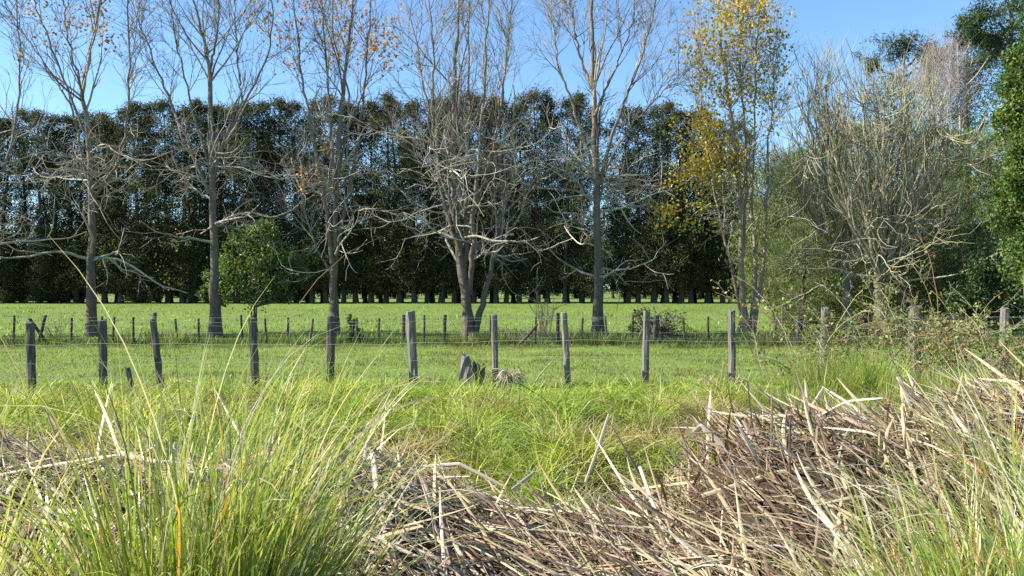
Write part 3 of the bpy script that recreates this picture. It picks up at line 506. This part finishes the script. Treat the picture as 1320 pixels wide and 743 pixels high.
leafy('young_sapling', 'small dark leafy sapling growing through the far fence', 'sapling', 456, 25.3, [(456, 425, 8), (454, 412, 6), (460, 432, 9), (450, 437, 9), (465, 440, 8)], [(.05, .09, .025), (.07, .11, .03)], (.06, .11), 22, M_leaf, 54, .02)
leafy('bramble_bush', 'scrubby brown green bramble swallowing a thick post of the far fence', 'bush', 862, 25.6, [(845, 410, 14), (870, 412, 16), (858, 425, 18), (880, 430, 14), (825, 405, 10), (835, 428, 14), (818, 425, 10), (868, 440, 14), (845, 440, 16)], [(.06, .07, .025), (.13, .10, .05), (.09, .09, .035), (.16, .12, .06)], (.05, .10), 26, M_leaf, 55, .02, 4)
leafy('bramble_bush', 'low leafy scrub around the fence battens under the coppiced trees', 'bush', 1030, 26, [(1018, 415, 16), (1035, 405, 16), (1045, 425, 16), (1010, 430, 14), (1070, 425, 16), (1105, 430, 16), (1150, 420, 18), (1190, 425, 16), (1220, 420, 18)], [(.06, .09, .025), (.12, .11, .05), (.09, .11, .035)], (.05, .11), 26, M_leaf, 56, .03, 4)

# ------------------------------------------------------------------ small wild things along the fences
def shoots(name, label, cat, px, d, n, hgt, spread, col, seed, r=.012, wig=.06, side=3):
    rng = np.random.default_rng(seed); b = np.array((X(px, d), d, 0.)); b[2] = float(gz(b[0], d)) - .03; t = thing(name, label, cat, b); g = Geo()
    p0 = np.c_[rng.normal(size=(n, 2)) * .12, np.zeros(n)]; dr = np.c_[rng.normal(size=(n, 2)) * spread, np.ones(n)]
    P = grow(p0, dr, rng.uniform(.5, 1, n) * hgt, 8, wig, .02, rng); R = np.linspace(1, .4, 8)[None] * r * rng.uniform(.6, 1.1, (n, 1)); tube(g, P, R, 4, pick([col, col * .7], n, rng), rng)
    p, dr, rr = offshoots(P, R, side, .3, .95, .4, .9, rng); Q = grow(p, dr, rng.uniform(.1, .4, len(p)) * hgt, 5, wig * 1.5, .04, rng); tube(g, Q, np.maximum(rr * .6, .004)[:, None] * np.linspace(1, .5, 5)[None], 3, pick([col, col * .7], len(p), rng), rng)
    g.build('shoots', M_twig, t, smooth=True, kind='stuff'); return t
shoots('leafless_shrub', 'clump of thin leafless upright shoots near the leaning stick', 'shrub', 700, 26.5, 26, 1.7, .22, np.array((.15, .13, .10)), 61)
shoots('leafless_shrub', 'tangled brown leafless shrub by the tilted fence batten', 'shrub', 75, 26.2, 22, 1.1, .5, np.array((.14, .11, .08)), 62, .01, .15)
shoots('leafless_shrub', 'thin pale leafless shrub under the vase-shaped tree', 'shrub', 1165, 26, 24, 1.5, .5, np.array((.24, .2, .15)), 63, .012, .12)
def stick(name, label, a, b, r, col, d):
    base = at(*b, d); base[2] = min(base[2], float(gz(base[0], d)) + .03); g = Geo(); rng = np.random.default_rng(int(a[0]))
    P = smooth_line([np.zeros(3), (at(*a, d) - base) * .5 + rng.normal(size=3) * .02, at(*a, d + .2) - base], 9); tube(g, P[None], np.linspace(r * 1.1, r * .7, 9)[None], 7, col, rng)
    return g.build(name, M_post, None, smooth=True, loc=base, label=label, cat='stick')
stick('fallen_branch', 'dark dead branch leaning up from the grass against the far fence', (693, 418), (665, 449), .05, np.array((.08, .065, .05)), 24.6)
stick('fallen_branch', 'thin pale cane leaning beyond the near fence next to the dead flax', (712, 466), (683, 506), .014, np.array((.34, .30, .16)), 13.2)
def brush_pile():
    rng = np.random.default_rng(66); d = 26; b = np.array((X(668, d), d, float(gz(X(668, d), d)))); t = thing('brush_pile', 'low brown heap of dead twigs beside the leaning branch', 'brush pile', b); g = Geo(); n = 160
    p = rng.normal(size=(n, 3)) * np.array((.35, .2, .0)); dr = rng.normal(size=(n, 3)); dr[:, 2] = np.abs(dr[:, 2]) * .6 + .1; P = grow(p, dr, rng.uniform(.25, .7, n), 6, .25, -.05, rng); P[..., 2] = np.maximum(P[..., 2], 0); tube(g, P, .008, 3, pick([(.2, .14, .09), (.14, .1, .07), (.26, .2, .13)], n, rng), rng); g.build('twigs', M_twig, t, kind='stuff')
brush_pile()
def stump():
    d = 13.5; b = np.array((X(607, d), d, 0.)); b[2] = float(gz(b[0], d)) - .05; b[1] -= .3; t = thing('broken_stump', 'splintered grey stump of a rotten post before the fence', 'stump', b); rng = np.random.default_rng(9); s = d / F
    def splinter(pts_base, pts_top, th, name, col):     # jagged upright slab
        n = len(pts_base); g = Geo(); bx = np.array(pts_base, float); tp = np.array(pts_top, float); m = 5; V = []
        for yy in (-th, th):
            for j in range(m):
                f = j / (m - 1); row = np.c_[bx[:, 0] * (1 - f) + tp[:, 0] * f, np.full(n, yy) + rng.normal(size=n) * .008 + np.sin(np.linspace(0, np.pi, n)) * np.sign(yy) * .03, bx[:, 1] * (1 - f) + tp[:, 1] * f]; V.append(row)
        V = np.array(V).reshape(2 * m, n, 3); q = []
        I = lambda l, j, k: (l * m + j) * n + k
        for l in (0, 1):
            for j in range(m - 1):
                for k in range(n - 1): q.append((I(l, j, k), I(l, j, k + 1), I(l, j + 1, k + 1), I(l, j + 1, k)))
        for j in range(m - 1): q += [(I(0, j, 0), I(1, j, 0), I(1, j + 1, 0), I(0, j + 1, 0)), (I(0, j, n - 1), I(1, j, n - 1), I(1, j + 1, n - 1), I(0, j + 1, n - 1))]
        for k in range(n - 1): q.append((I(0, m - 1, k), I(0, m - 1, k + 1), I(1, m - 1, k + 1), I(1, m - 1, k)))
        V = V * np.array((1.25, 1.2, 1.12)); g.add(V, q, col); g.build(name, M_post, t)
    GR = np.array((.23, .20, .165))
    splinter([(-.13, 0), (-.08, 0), (-.02, 0), (.05, 0), (.12, 0)], [(-.12, .47), (-.09, .535), (-.05, .50), (-.015, .52), (.02, .36)], .06, 'stump_body', GR)
    splinter([(-.06, 0), (-.02, 0), (.03, 0), (.08, 0), (.14, 0)], [(-.035, .38), (.01, .33), (.04, .38), (.09, .30), (.13, .30)], .055, 'splinter', GR * .7)
    splinter([(.03, 0), (.06, 0), (.09, 0)], [(.035, .42), (.05, .44), (.075, .40)], .04, 'splinter', GR * .9)
    splinter([(.07, 0), (.10, 0), (.14, 0)], [(.075, .39), (.095, .425), (.125, .36)], .03, 'splinter', GR * 1.1)
    splinter([(.10, 0), (.14, 0), (.17, 0)], [(.12, .27), (.16, .34), (.19, .36)], .03, 'splinter', GR * .55)
    splinter([(-.18, 0), (-.14, 0), (-.10, 0)], [(-.16, .22), (-.13, .30), (-.10, .28)], .03, 'splinter', GR * .6)
stump()
def drooping_clump(name, label, cat, px, d, n, hgt, rad, pal, seed, mat, wd=(.012, .025), group=None, part='leaves'):
    rng = np.random.default_rng(seed); b = np.array((X(px, d), d, 0.)); b[2] = float(gz(b[0], d)); t = thing(name, label, cat, b, group); g = Geo(); az = rng.uniform(0, 6.283, n); ln = rng.uniform(.2, 1.1, n)
    p0 = np.c_[np.cos(az) * rad * .15, np.sin(az) * rad * .15, rng.uniform(0, hgt * .6, n)]; dr = np.c_[np.cos(az) * ln, np.sin(az) * ln, np.ones(n) * .8]
    P = grow(p0, dr, rng.uniform(.5, 1.15, n) * (hgt + rad) * .8, 9, .08, [0, -.1, -.3, -.45, -.5, -.5, -.4, -.3, -.3], rng); P[..., 2] = np.maximum(P[..., 2], .01)
    sd = unit(np.c_[-np.sin(az), np.cos(az), rng.normal(size=n) * .4]); ribbon(g, P, rng.uniform(*wd, (n, 1)) * np.interp(np.linspace(0, 1, 9), [0, .4, 1], [.7, 1, .2])[None], sd, pick(pal, n, rng)); g.build(part, mat, t, kind='stuff'); return t
DB = [(.34, .28, .20), (.26, .20, .14), (.42, .36, .27), (.16, .12, .09)]
drooping_clump('dead_flax_clump', 'drooping brown dead leaf clump at the foot of a fence post', 'plant', 656, 13.4, 230, .36, .26, DB, 71, M_dead)
for k, (px, d) in enumerate(((915, 13.2), (560, 13.3), (950, 13.5), (1200, 14.0), (1075, 13.6))):
    drooping_clump('dead_weed', ['small straw weed clump in the paddock grass', 'small straw weed beside the thick grey post', 'straw weed tangled at the foot of a square post', 'straw weed at the foot of the broadest post', 'straw weed under the brambles'][k], 'weed', px, d, 60, .25, .15, [(.42, .35, .22), (.34, .27, .16)], 80 + k, M_dead, (.006, .012))

# brambles scrambling over the near fence
def bramble(px, d, n, seed, label, reach=1.6, hgt=1.2, lean=0.0):
    rng = np.random.default_rng(seed); b = np.array((X(px, d), d, 0.)); b[2] = float(gz(b[0], d)) - .02; t = thing('bramble_thicket', label, 'bramble', b, None); g = Geo(); gl = Geo()
    p0 = np.c_[rng.normal(size=(n, 1)) * .45, rng.normal(size=(n, 1)) * .2, np.zeros(n)]; az = rng.uniform(0, 6.283, n); dr = np.c_[np.cos(az) * .55 + lean, np.sin(az) * .3, np.ones(n)]
    P = grow(p0, dr, rng.uniform(.7, 1.2, n) * (hgt + reach), 14, .10, [0, 0, -.02, -.04, -.06, -.09, -.12, -.14, -.14, -.14, -.12, -.1, -.1, -.1], rng); R = np.linspace(.007, .003, 14)[None] * rng.uniform(.7, 1.3, (n, 1))
    P[..., 2] = np.maximum(P[..., 2], .02)
    cc = pick([(.24, .17, .11), (.30, .14, .08), (.34, .29, .2), (.36, .34, .14)], n, rng)
    for k in range(n): gk = Geo(); tube(gk, P[k:k + 1], R[k:k + 1], 5, cc[k], rng); gk.build('cane', M_twig, t, smooth=True)
    p, dr, r = offshoots(P, R, 4, .2, .95, .4, 1, rng); Q = grow(p, dr, rng.uniform(.15, .5, len(p)), 6, .15, -.05, rng); tube(g, Q, .0028, 3, pick([(.26, .19, .12), (.34, .28, .2)], len(p), rng), rng)
    m = len(Q); C = np.concatenate([Q[:, 3], Q[:, 5], P[:, 7], P[:, 10], P[:, 12]]); C = C[rng.uniform(size=len(C)) < .75]; LC = np.repeat(C, 5, 0) + rng.normal(size=(len(C) * 5, 3)) * .045
    leafcards(gl, LC, rng.uniform(.035, .075, len(LC)), pick([(.10, .16, .03), (.14, .20, .045), (.22, .24, .05), (.2, .12, .05), (.28, .21, .12)], len(LC), rng, (4, 4, 2, 1, 2)), rng, .6, .3, .5)
    g.build('side_twigs', M_twig, t, smooth=True, kind='stuff'); gl.build('leaves', M_leaf, t, kind='stuff'); return t
bramble(1065, 13.3, 16, 201, 'bramble canes arching over a fence post beside the broadest post', .9, 1.1)
bramble(1150, 13.5, 26, 202, 'yellow green bramble smothering the wires beside the broadest post', 1.0, 1.1, .15)
bramble(1235, 13.2, 34, 203, 'brown bramble tangle between the last two posts', .8, .85)
bramble(1310, 12.8, 30, 204, 'arching bramble over the last post of the near fence', .9, .9, -.2)
bramble(1010, 13.0, 8, 205, 'thin sparse bramble canes rising from the bank grass', .6, .6)
# tall fresh grass clumps under the brambles
def tuft(px, d, n, hgt, seed, label, pal, spread=.22, wd=(.008, .014), rad=.18, up=-.06, group=None):
    rng = np.random.default_rng(seed); b = np.array((X(px, d), d, 0.)); b[2] = float(gz(b[0], d)) - .02; t = thing('grass_tuft', label, 'grass tuft', b, group); g = Geo(); az = rng.uniform(0, 6.283, n); rr = np.sqrt(rng.uniform(size=n)) * rad
    p0 = np.c_[np.cos(az) * rr, np.sin(az) * rr, np.zeros(n)]; dr = np.c_[np.cos(az) * spread * rng.uniform(.2, 2, n), np.sin(az) * spread * rng.uniform(.2, 2, n), np.ones(n)]; P = grow(p0, dr, rng.uniform(.5, 1.1, n) * hgt, 6, .07, up, rng)
    sd = unit(np.c_[-np.sin(az), np.cos(az), np.zeros(n)] + rng.normal(size=(n, 3)) * .4); ribbon(g, P, rng.uniform(*wd, (n, 1)) * np.interp(np.linspace(0, 1, 6), [0, .5, 1], [1, .85, .1])[None], sd, pick(pal, n, rng)); g.build('blades', M_grass, t, kind='stuff'); return t
for k, (px, d, h) in enumerate(((1090, 12.6, .75), (1125, 12.2, .7), (1060, 12.0, .6), (1180, 12.0, .5), (1230, 11.6, .5), (1290, 11.8, .5), (1140, 11.2, .5), (1030, 11.4, .45), (1320, 10.6, .5), (1070, 10.0, .5), (1150, 9.6, .45), (1250, 9.8, .5), (1000, 10.4, .4), (1110, 8.8, .45), (1200, 8.6, .5), (1290, 8.8, .5))):
    tuft(px, d, 420, h, 300 + k, 'tall fresh green grass tuft growing under the brambles' if d > 10.5 else 'fresh green grass tuft between the high reed heap and the brambles', G1 + [(.3, .3, .1)], .3, group='grass tufts under the brambles' if d > 10.5 else 'grass tufts behind the high reed heap', rad=.4)

for k, (px, h, n_) in enumerate(((30, .45, 160), (160, .5, 200), (215, .6, 240), (385, .4, 160), (500, .4, 160), (590, .45, 160), (640, .5, 200), (730, .5, 220), (765, .55, 220), (800, .5, 200), (900, .5, 200), (985, .55, 220), (1045, .5, 200))):
    tuft(px, 25.2 + .3 * math.sin(k * 2.1), n_, h, 340 + k, 'rank dark green weed clump along the foot of the far fence', [(.08, .13, .03), (.11, .17, .04), (.15, .2, .06), (.2, .17, .09)], .45, (.015, .03), .5, group='rank weeds along the far fence')
# ------------------------------------------------------------------ foreground tussocks: each plant a thing
TG = [(.165, .26, .045), (.22, .325, .06), (.30, .395, .095), (.40, .46, .17)]
TY = [(.40, .33, .07), (.45, .27, .06), (.36, .34, .10)]
TD = [(.55, .50, .36), (.46, .38, .24), (.60, .57, .46)]
def tussock(px, d, n, hgt, seed, label, lean=(0, 0), dead=.15, yel=.12, rad=.22, spread=.28, green=1.0, droop=1.0):
    rng = np.random.default_rng(seed); b = np.array((X(px, d), d, 0.)); b[2] = float(gz(b[0], d)) - .03; t = thing('sedge_tussock', label, 'tussock', b); g = Geo()
    az = rng.uniform(0, 6.283, n); rr = np.sqrt(rng.uniform(size=n)) * rad; N = 14; kind = rng.uniform(size=n); isd = kind < dead; isy = (kind >= dead) & (kind < dead + yel)
    sp = spread * rng.uniform(.1, 1.7, n) * (.4 + rr / rad); p0 = np.c_[np.cos(az) * rr, np.sin(az) * rr, np.zeros(n)]
    dr = np.c_[np.cos(az) * sp + lean[0] * rng.uniform(.3, 1.3, n), np.sin(az) * sp + lean[1], np.ones(n)]; L = hgt * (.42 + .72 * rng.uniform(size=n) ** 1.5); L[isd] *= rng.uniform(.95, 1.3, isd.sum())
    P = np.empty((n, N, 3)); P[:, 0] = p0; dd = unit(dr); out = unit(np.c_[dr[:, :2], np.zeros(n)]); s = (L / (N - 1))[:, None]; dro = (np.clip(rng.gamma(1.6, .035, n) * droop * np.where(isd, 1.6, 1) + np.clip(L - 1.1, 0, 1) * .05, 0, .11))[:, None]
    for i in range(1, N):
        f = i / (N - 1); dd = unit(dd + rng.normal(size=(n, 3)) * .02 + (out * .5 + np.array((0, 0, -1))) * dro * (.3 + 2.2 * f * f)); P[:, i] = P[:, i - 1] + dd * s
    P[..., 2] = np.maximum(P[..., 2], .02)
    c = np.clip(pick(TG, n, rng, (3, 4, 3, 2)) * green, 0, .6); c[isy] = pick(TY, isy.sum(), rng); c[isd] = pick(TD, isd.sum(), rng)
    tip = rng.uniform(size=n) < .35; CC = np.repeat(c[:, None], N, 1); strw = np.array((.48, .42, .24)); f = np.clip((np.linspace(0, 1, N) - .62) / .3, 0, 1)[None, :, None] * tip[:, None, None] * .8; CC = CC * (1 - f) + strw * f
    sd = unit(np.c_[-np.sin(az), np.cos(az), rng.normal(size=n) * .2] + rng.normal(size=(n, 3)) * .45); W0 = rng.uniform(.006, .012, (n, 1)); ribbon(g, P, W0 * np.interp(np.linspace(0, 1, N), [0, .5, .85, 1], [1, .9, .5, .08])[None], sd, CC); g.build('blades', M_tuss, t, kind='stuff')
    m = n // 2; az = rng.uniform(0, 6.283, m); g = Geo(); q0 = np.c_[np.cos(az) * rad * .6, np.sin(az) * rad * .6, np.zeros(m)] * rng.uniform(.3, 1.2, (m, 1)); dq = np.c_[np.cos(az) * rng.uniform(.3, 1.4, m), np.sin(az) * rng.uniform(.3, 1.4, m), np.ones(m)]
    Q = grow(q0, dq, rng.uniform(.2, .7, m), 8, .12, -.16, rng); Q[..., 2] = np.maximum(Q[..., 2], .02); ribbon(g, Q, rng.uniform(.004, .009, (m, 1)) * np.linspace(1, .3, 8)[None], unit(np.c_[-np.sin(az), np.cos(az), rng.normal(size=m) * .4]), pick(TD + [(.3, .22, .13), (.22, .15, .09)], m, rng)); g.build('dead_thatch', M_dead, t, kind='stuff'); return t
tussock(-50, 3.3, 260, 1.15, 401, 'straw tipped sedge tussock drooping beside the pale dead reeds', (.1, 0), .4, .15, .2, .35)
tussock(80, 3.2, 170, 1.0, 402, 'yellowing sedge tussock with orange blades among the pale dead reeds', (-.05, 0), .2, .35, .2, .3)
tussock(185, 3.3, 420, 1.38, 403, 'upright yellow green sedge tussock with some golden blades', (.0, 0), .10, .22, .2, .16)
tussock(260, 3.3, 540, 1.48, 404, 'tallest fresh green sedge tussock, blades arching above the fence', (.08, 0), .10, .10, .2, .15)
tussock(330, 3.4, 460, 1.42, 405, 'grey green sedge tussock leaning towards the dead reed heap', (.12, 0), .12, .06, .2, .15, .9)
tussock(395, 3.8, 200, 1.0, 406, 'short sedge tussock spilling straw blades onto the dead reeds', (.12, 0), .4, .08, .2, .4, .8)
tussock(1140, 3.4, 260, .8, 407, 'straw coloured sedge tussock sprawling over the brown reed heap', (-.28, 0), .62, .15, .2, .4, 1.2, 1.6)
tussock(1225, 3.3, 400, .88, 408, 'yellow green sedge tussock bent over the brown reed heap', (-.16, 0), .28, .25, .22, .3, 1.35, 1.2)
tussock(1310, 3.3, 440, .95, 409, 'thick pale green sedge tussock leaning on the reed heap', (-.12, 0), .2, .22, .22, .25, 1.4, 1.1)
tussock(1395, 3.5, 320, 1.05, 410, 'outermost sedge tussock with long straw arching blades', (-.2, 0), .35, .2, .22, .3, 1.3)
tussock(1290, 4.6, 260, .7, 411, 'small straw sedge tussock high on the reed heap', (-.1, 0), .5, .2, .2, .4, 1, 1.3)

# ------------------------------------------------------------------ dead reeds fallen across the ditch
RD = [(.44, .345, .21), (.35, .26, .155), (.54, .455, .32), (.24, .165, .10), (.15, .10, .065)]
def reed_field(x, y, rng):                 # which way the reeds lie at a place
    a = np.interp(x, [-4, -2, -1, 0, .9, 1.4, 2.2, 3.5], [160, 150, 145, 150, 140, 120, 112, 100]); a = np.radians(a + rng.normal(size=len(x)) * 30)
    el = np.radians(np.interp(x, [-3, -.8, .4, 1.2, 2, 3.5], [12, 18, 14, 26, 30, 26]) + rng.normal(size=len(x)) * 14)
    fl = np.where(rng.uniform(size=len(x)) < np.interp(x, [-2, 0, 1.2, 1.6], [.25, .22, .4, .45]), 1, 0) * rng.uniform(.5, 2.2, len(x)); a = a + fl
    return np.stack([np.cos(a) * np.cos(el), np.sin(a) * np.cos(el), np.sin(el)], 1)
def reed_shape(rng, n, L, N=7):
    P = np.zeros((n, N, 3)); t = np.linspace(-.5, .5, N); P[:, :, 0] = t[None] * L[:, None]
    bow = rng.normal(size=(n, 1)) * .018; P[:, :, 2] = bow * (.25 - t[None] ** 2) * 4 * L[:, None]; P[:, :, 1] = rng.normal(size=(n, 1)) * .02 * (.25 - t[None] ** 2) * 4 * L[:, None]
    kink = rng.uniform(size=n) < .26; kt = rng.uniform(-.25, .3, n); ka = rng.uniform(-.7, .5, n); kb = rng.normal(size=n) * .4
    dt = np.maximum(t[None] - kt[:, None], 0) * L[:, None] * kink[:, None]; P[:, :, 2] += dt * np.sin(ka)[:, None]; P[:, :, 1] += dt * np.sin(kb)[:, None]
    return P
def orient(P, D, rng):                     # turn reeds from +X to direction D
    n = len(P); U = unit(D); Vv = unit(np.cross(np.array((0, 0, 1.)) + rng.normal(size=(n, 3)) * .25, U)); Wv = np.cross(U, Vv)
    return P[..., 0:1] * U[:, None] + P[..., 1:2] * Vv[:, None] + P[..., 2:3] * Wv[:, None], Wv
def spots(n, rng):
    x = rng.uniform(-5.6, 6.0, n); y = rng.uniform(3.0, 6.0, n); ok = np.abs(x) < y * .62 + 1.9; return x[ok], y[ok]
rng = np.random.default_rng(500)
# the mass of the litter
g = Geo(); x, y = spots(8200, rng); n = len(x); L = rng.uniform(.3, 1.15, n) * np.interp(x, [1, 1.6], [1, .6]); P = reed_shape(rng, n, L); Dv = reed_field(x, y, rng); P, Wv = orient(P, Dv, rng)
P += np.stack([x, y, heap_z(x, np.minimum(y, 5.6)) - .07 + rng.uniform(-.07, .11, n) - .35 * np.clip(y - 5.6, 0, 1)], 1)[:, None]
wd = rng.uniform(.005, .0125, n)[:, None] * np.interp(np.linspace(0, 1, 7), [0, .1, .8, 1], [.5, 1, .8, .12])[None]
tube(g, P, wd, 4, pick(RD, n, rng, (3.5, 4, 2.5, 4, 3), .2), rng, ref=Wv, flat=.3)
x, y = spots(6000, rng); n = len(x); P0 = np.stack([x, y, heap_z(x, np.minimum(y, 5.6)) - .04 + rng.uniform(-.06, .07, n) - .35 * np.clip(y - 5.6, 0, 1)], 1); dv = rng.normal(size=(n, 3)); dv[:, 2] *= .35
P = grow(P0, dv, rng.uniform(.06, .35, n), 4, .25, -.05, rng); tube(g, P, rng.uniform(.001, .0035, n)[:, None] * np.linspace(1, .5, 4)[None], 3, pick([(.34, .26, .17), (.26, .19, .12), (.17, .12, .08)], n, rng, None, .2), rng)
g.build('reed_litter', M_dead, kind='stuff', label='tangled mat of broken dead reed pieces filling the ditch', cat='reed litter')
# the reeds one can pick out, each its own object
KR = []
for k in range(16):
    g = Geo(); Lk = np.array([.5 + .06 * k]); P = reed_shape(rng, 1, Lk, 9); w = rng.uniform(.010, .016) * np.interp(np.linspace(0, 1, 9), [0, .08, .7, 1], [.4, 1, .8, .12])[None]
    tube(g, P, w, 6, np.repeat(pick(RD, 1, rng, (4, 3, 5, 1.5, .4), .08), 54, 0) * 1.1 * (1 + .12 * np.sin(np.repeat(np.linspace(0, 9, 9), 6)))[:, None], rng, ref=np.array([[0, .1, 1.]]), flat=.3); KR.append(g.mesh('dead_reed', M_dead))
from mathutils import Matrix
def put_reed(me, c, u, w, label, group):
    o = link('dead_reed', me, None, None, label, 'reed', group); u = unit(np.array(u)); v = unit(np.cross(w, u)); w = np.cross(u, v)
    o.matrix_world = Matrix(((u[0], v[0], w[0], c[0]), (u[1], v[1], w[1], c[1]), (u[2], v[2], w[2], c[2]), (0, 0, 0, 1))); return o
x, y = spots(900, rng); ok = np.abs(x) < y * .62 + .3; x = x[ok][:270]; y = y[ok][:270]; Dv = reed_field(x, y, rng)
for i in range(len(x)):
    z = float(heap_z(x[i], min(y[i], 5.6))) + rng.uniform(-.02, .10) - .3 * max(0, y[i] - 5.6)
    if x[i] < -.9: lab, gr = 'bleached flat dead reed among the tussocks beside the ditch', 'dead reeds among the tussocks'
    elif x[i] < 1.15: lab, gr = 'flat pale dead reed lying across the low reed heap in the ditch', 'dead reeds lying on the low heap'
    else: lab, gr = 'brown dead reed leaning out of the high reed heap under the brambles', 'dead reeds leaning on the high heap'
    put_reed(KR[int(rng.integers(0, 16 if x[i] < 1.1 else 6))], (x[i], y[i], z), Dv[i], unit(np.array((0, -.3, 1)) + rng.normal(size=3) * .4), lab, gr)
def hero(pts, d0, d1, w, label, col=(.48, .41, .30)):
    m = len(pts); Q = [at(p[0], p[1], d0 + (d1 - d0) * j / (m - 1)) for j, p in enumerate(pts)]; b = Q[0].copy(); fine = np.concatenate([np.linspace(Q[j], Q[j + 1], 6)[(0 if j == 0 else 1):] for j in range(m - 1)]) - b
    g = Geo(); N = len(fine); tube(g, fine[None], (w * np.interp(np.linspace(0, 1, N), [0, .8, 1], [1, .9, .6]))[None], 6, np.array(col), rng, ref=np.array([[.1, -1., .25]]), flat=.35)
    g.build('dead_reed', M_dead, None, loc=b, label=label, cat='reed')
hero([(755, 622), (772, 575), (785, 534)], 5.9, 6.0, .012, 'single straight pale reed stalk standing up before the grass bank')
hero([(545, 602), (592, 598), (652, 628)], 5.7, 5.6, .012, 'pale reed bent once into a shallow roof shape over the ditch hollow')
hero([(480, 585), (487, 640), (498, 690), (510, 743)], 5.2, 4.2, .015, 'long pale reed hanging down beside the leaning sedge tussock', (.55, .48, .38))
hero([(660, 632), (690, 608)], 5.5, 5.7, .012, 'short pale reed end sticking up at the edge of the ditch hollow')
hero([(825, 602), (842, 650), (862, 700)], 5.5, 4.9, .013, 'pale reed standing steeply where the heap meets the grass')
hero([(1158, 486), (1172, 520), (1190, 552)], 5.7, 5.5, .018, 'thick pale broken reed rising highest from the high reed heap')
hero([(1035, 545), (1050, 520), (1062, 500)], 5.6, 5.7, .014, 'short stout reed stub on the crest of the high heap')
hero([(905, 640), (1000, 610), (1075, 600)], 4.9, 4.9, .014, 'long straw reed lying level across the face of the high heap', (.55, .44, .27))
hero([(880, 743), (905, 728), (975, 715)], 4.2, 4.3, .016, 'straw reed lying across the dark hollow of the heap', (.5, .4, .26))
hero([(893, 560), (905, 548), (930, 572), (965, 610)], 5.7, 5.5, .02, 'broad grey weathered reed blade folded over the end of the heap', (.36, .32, .28))
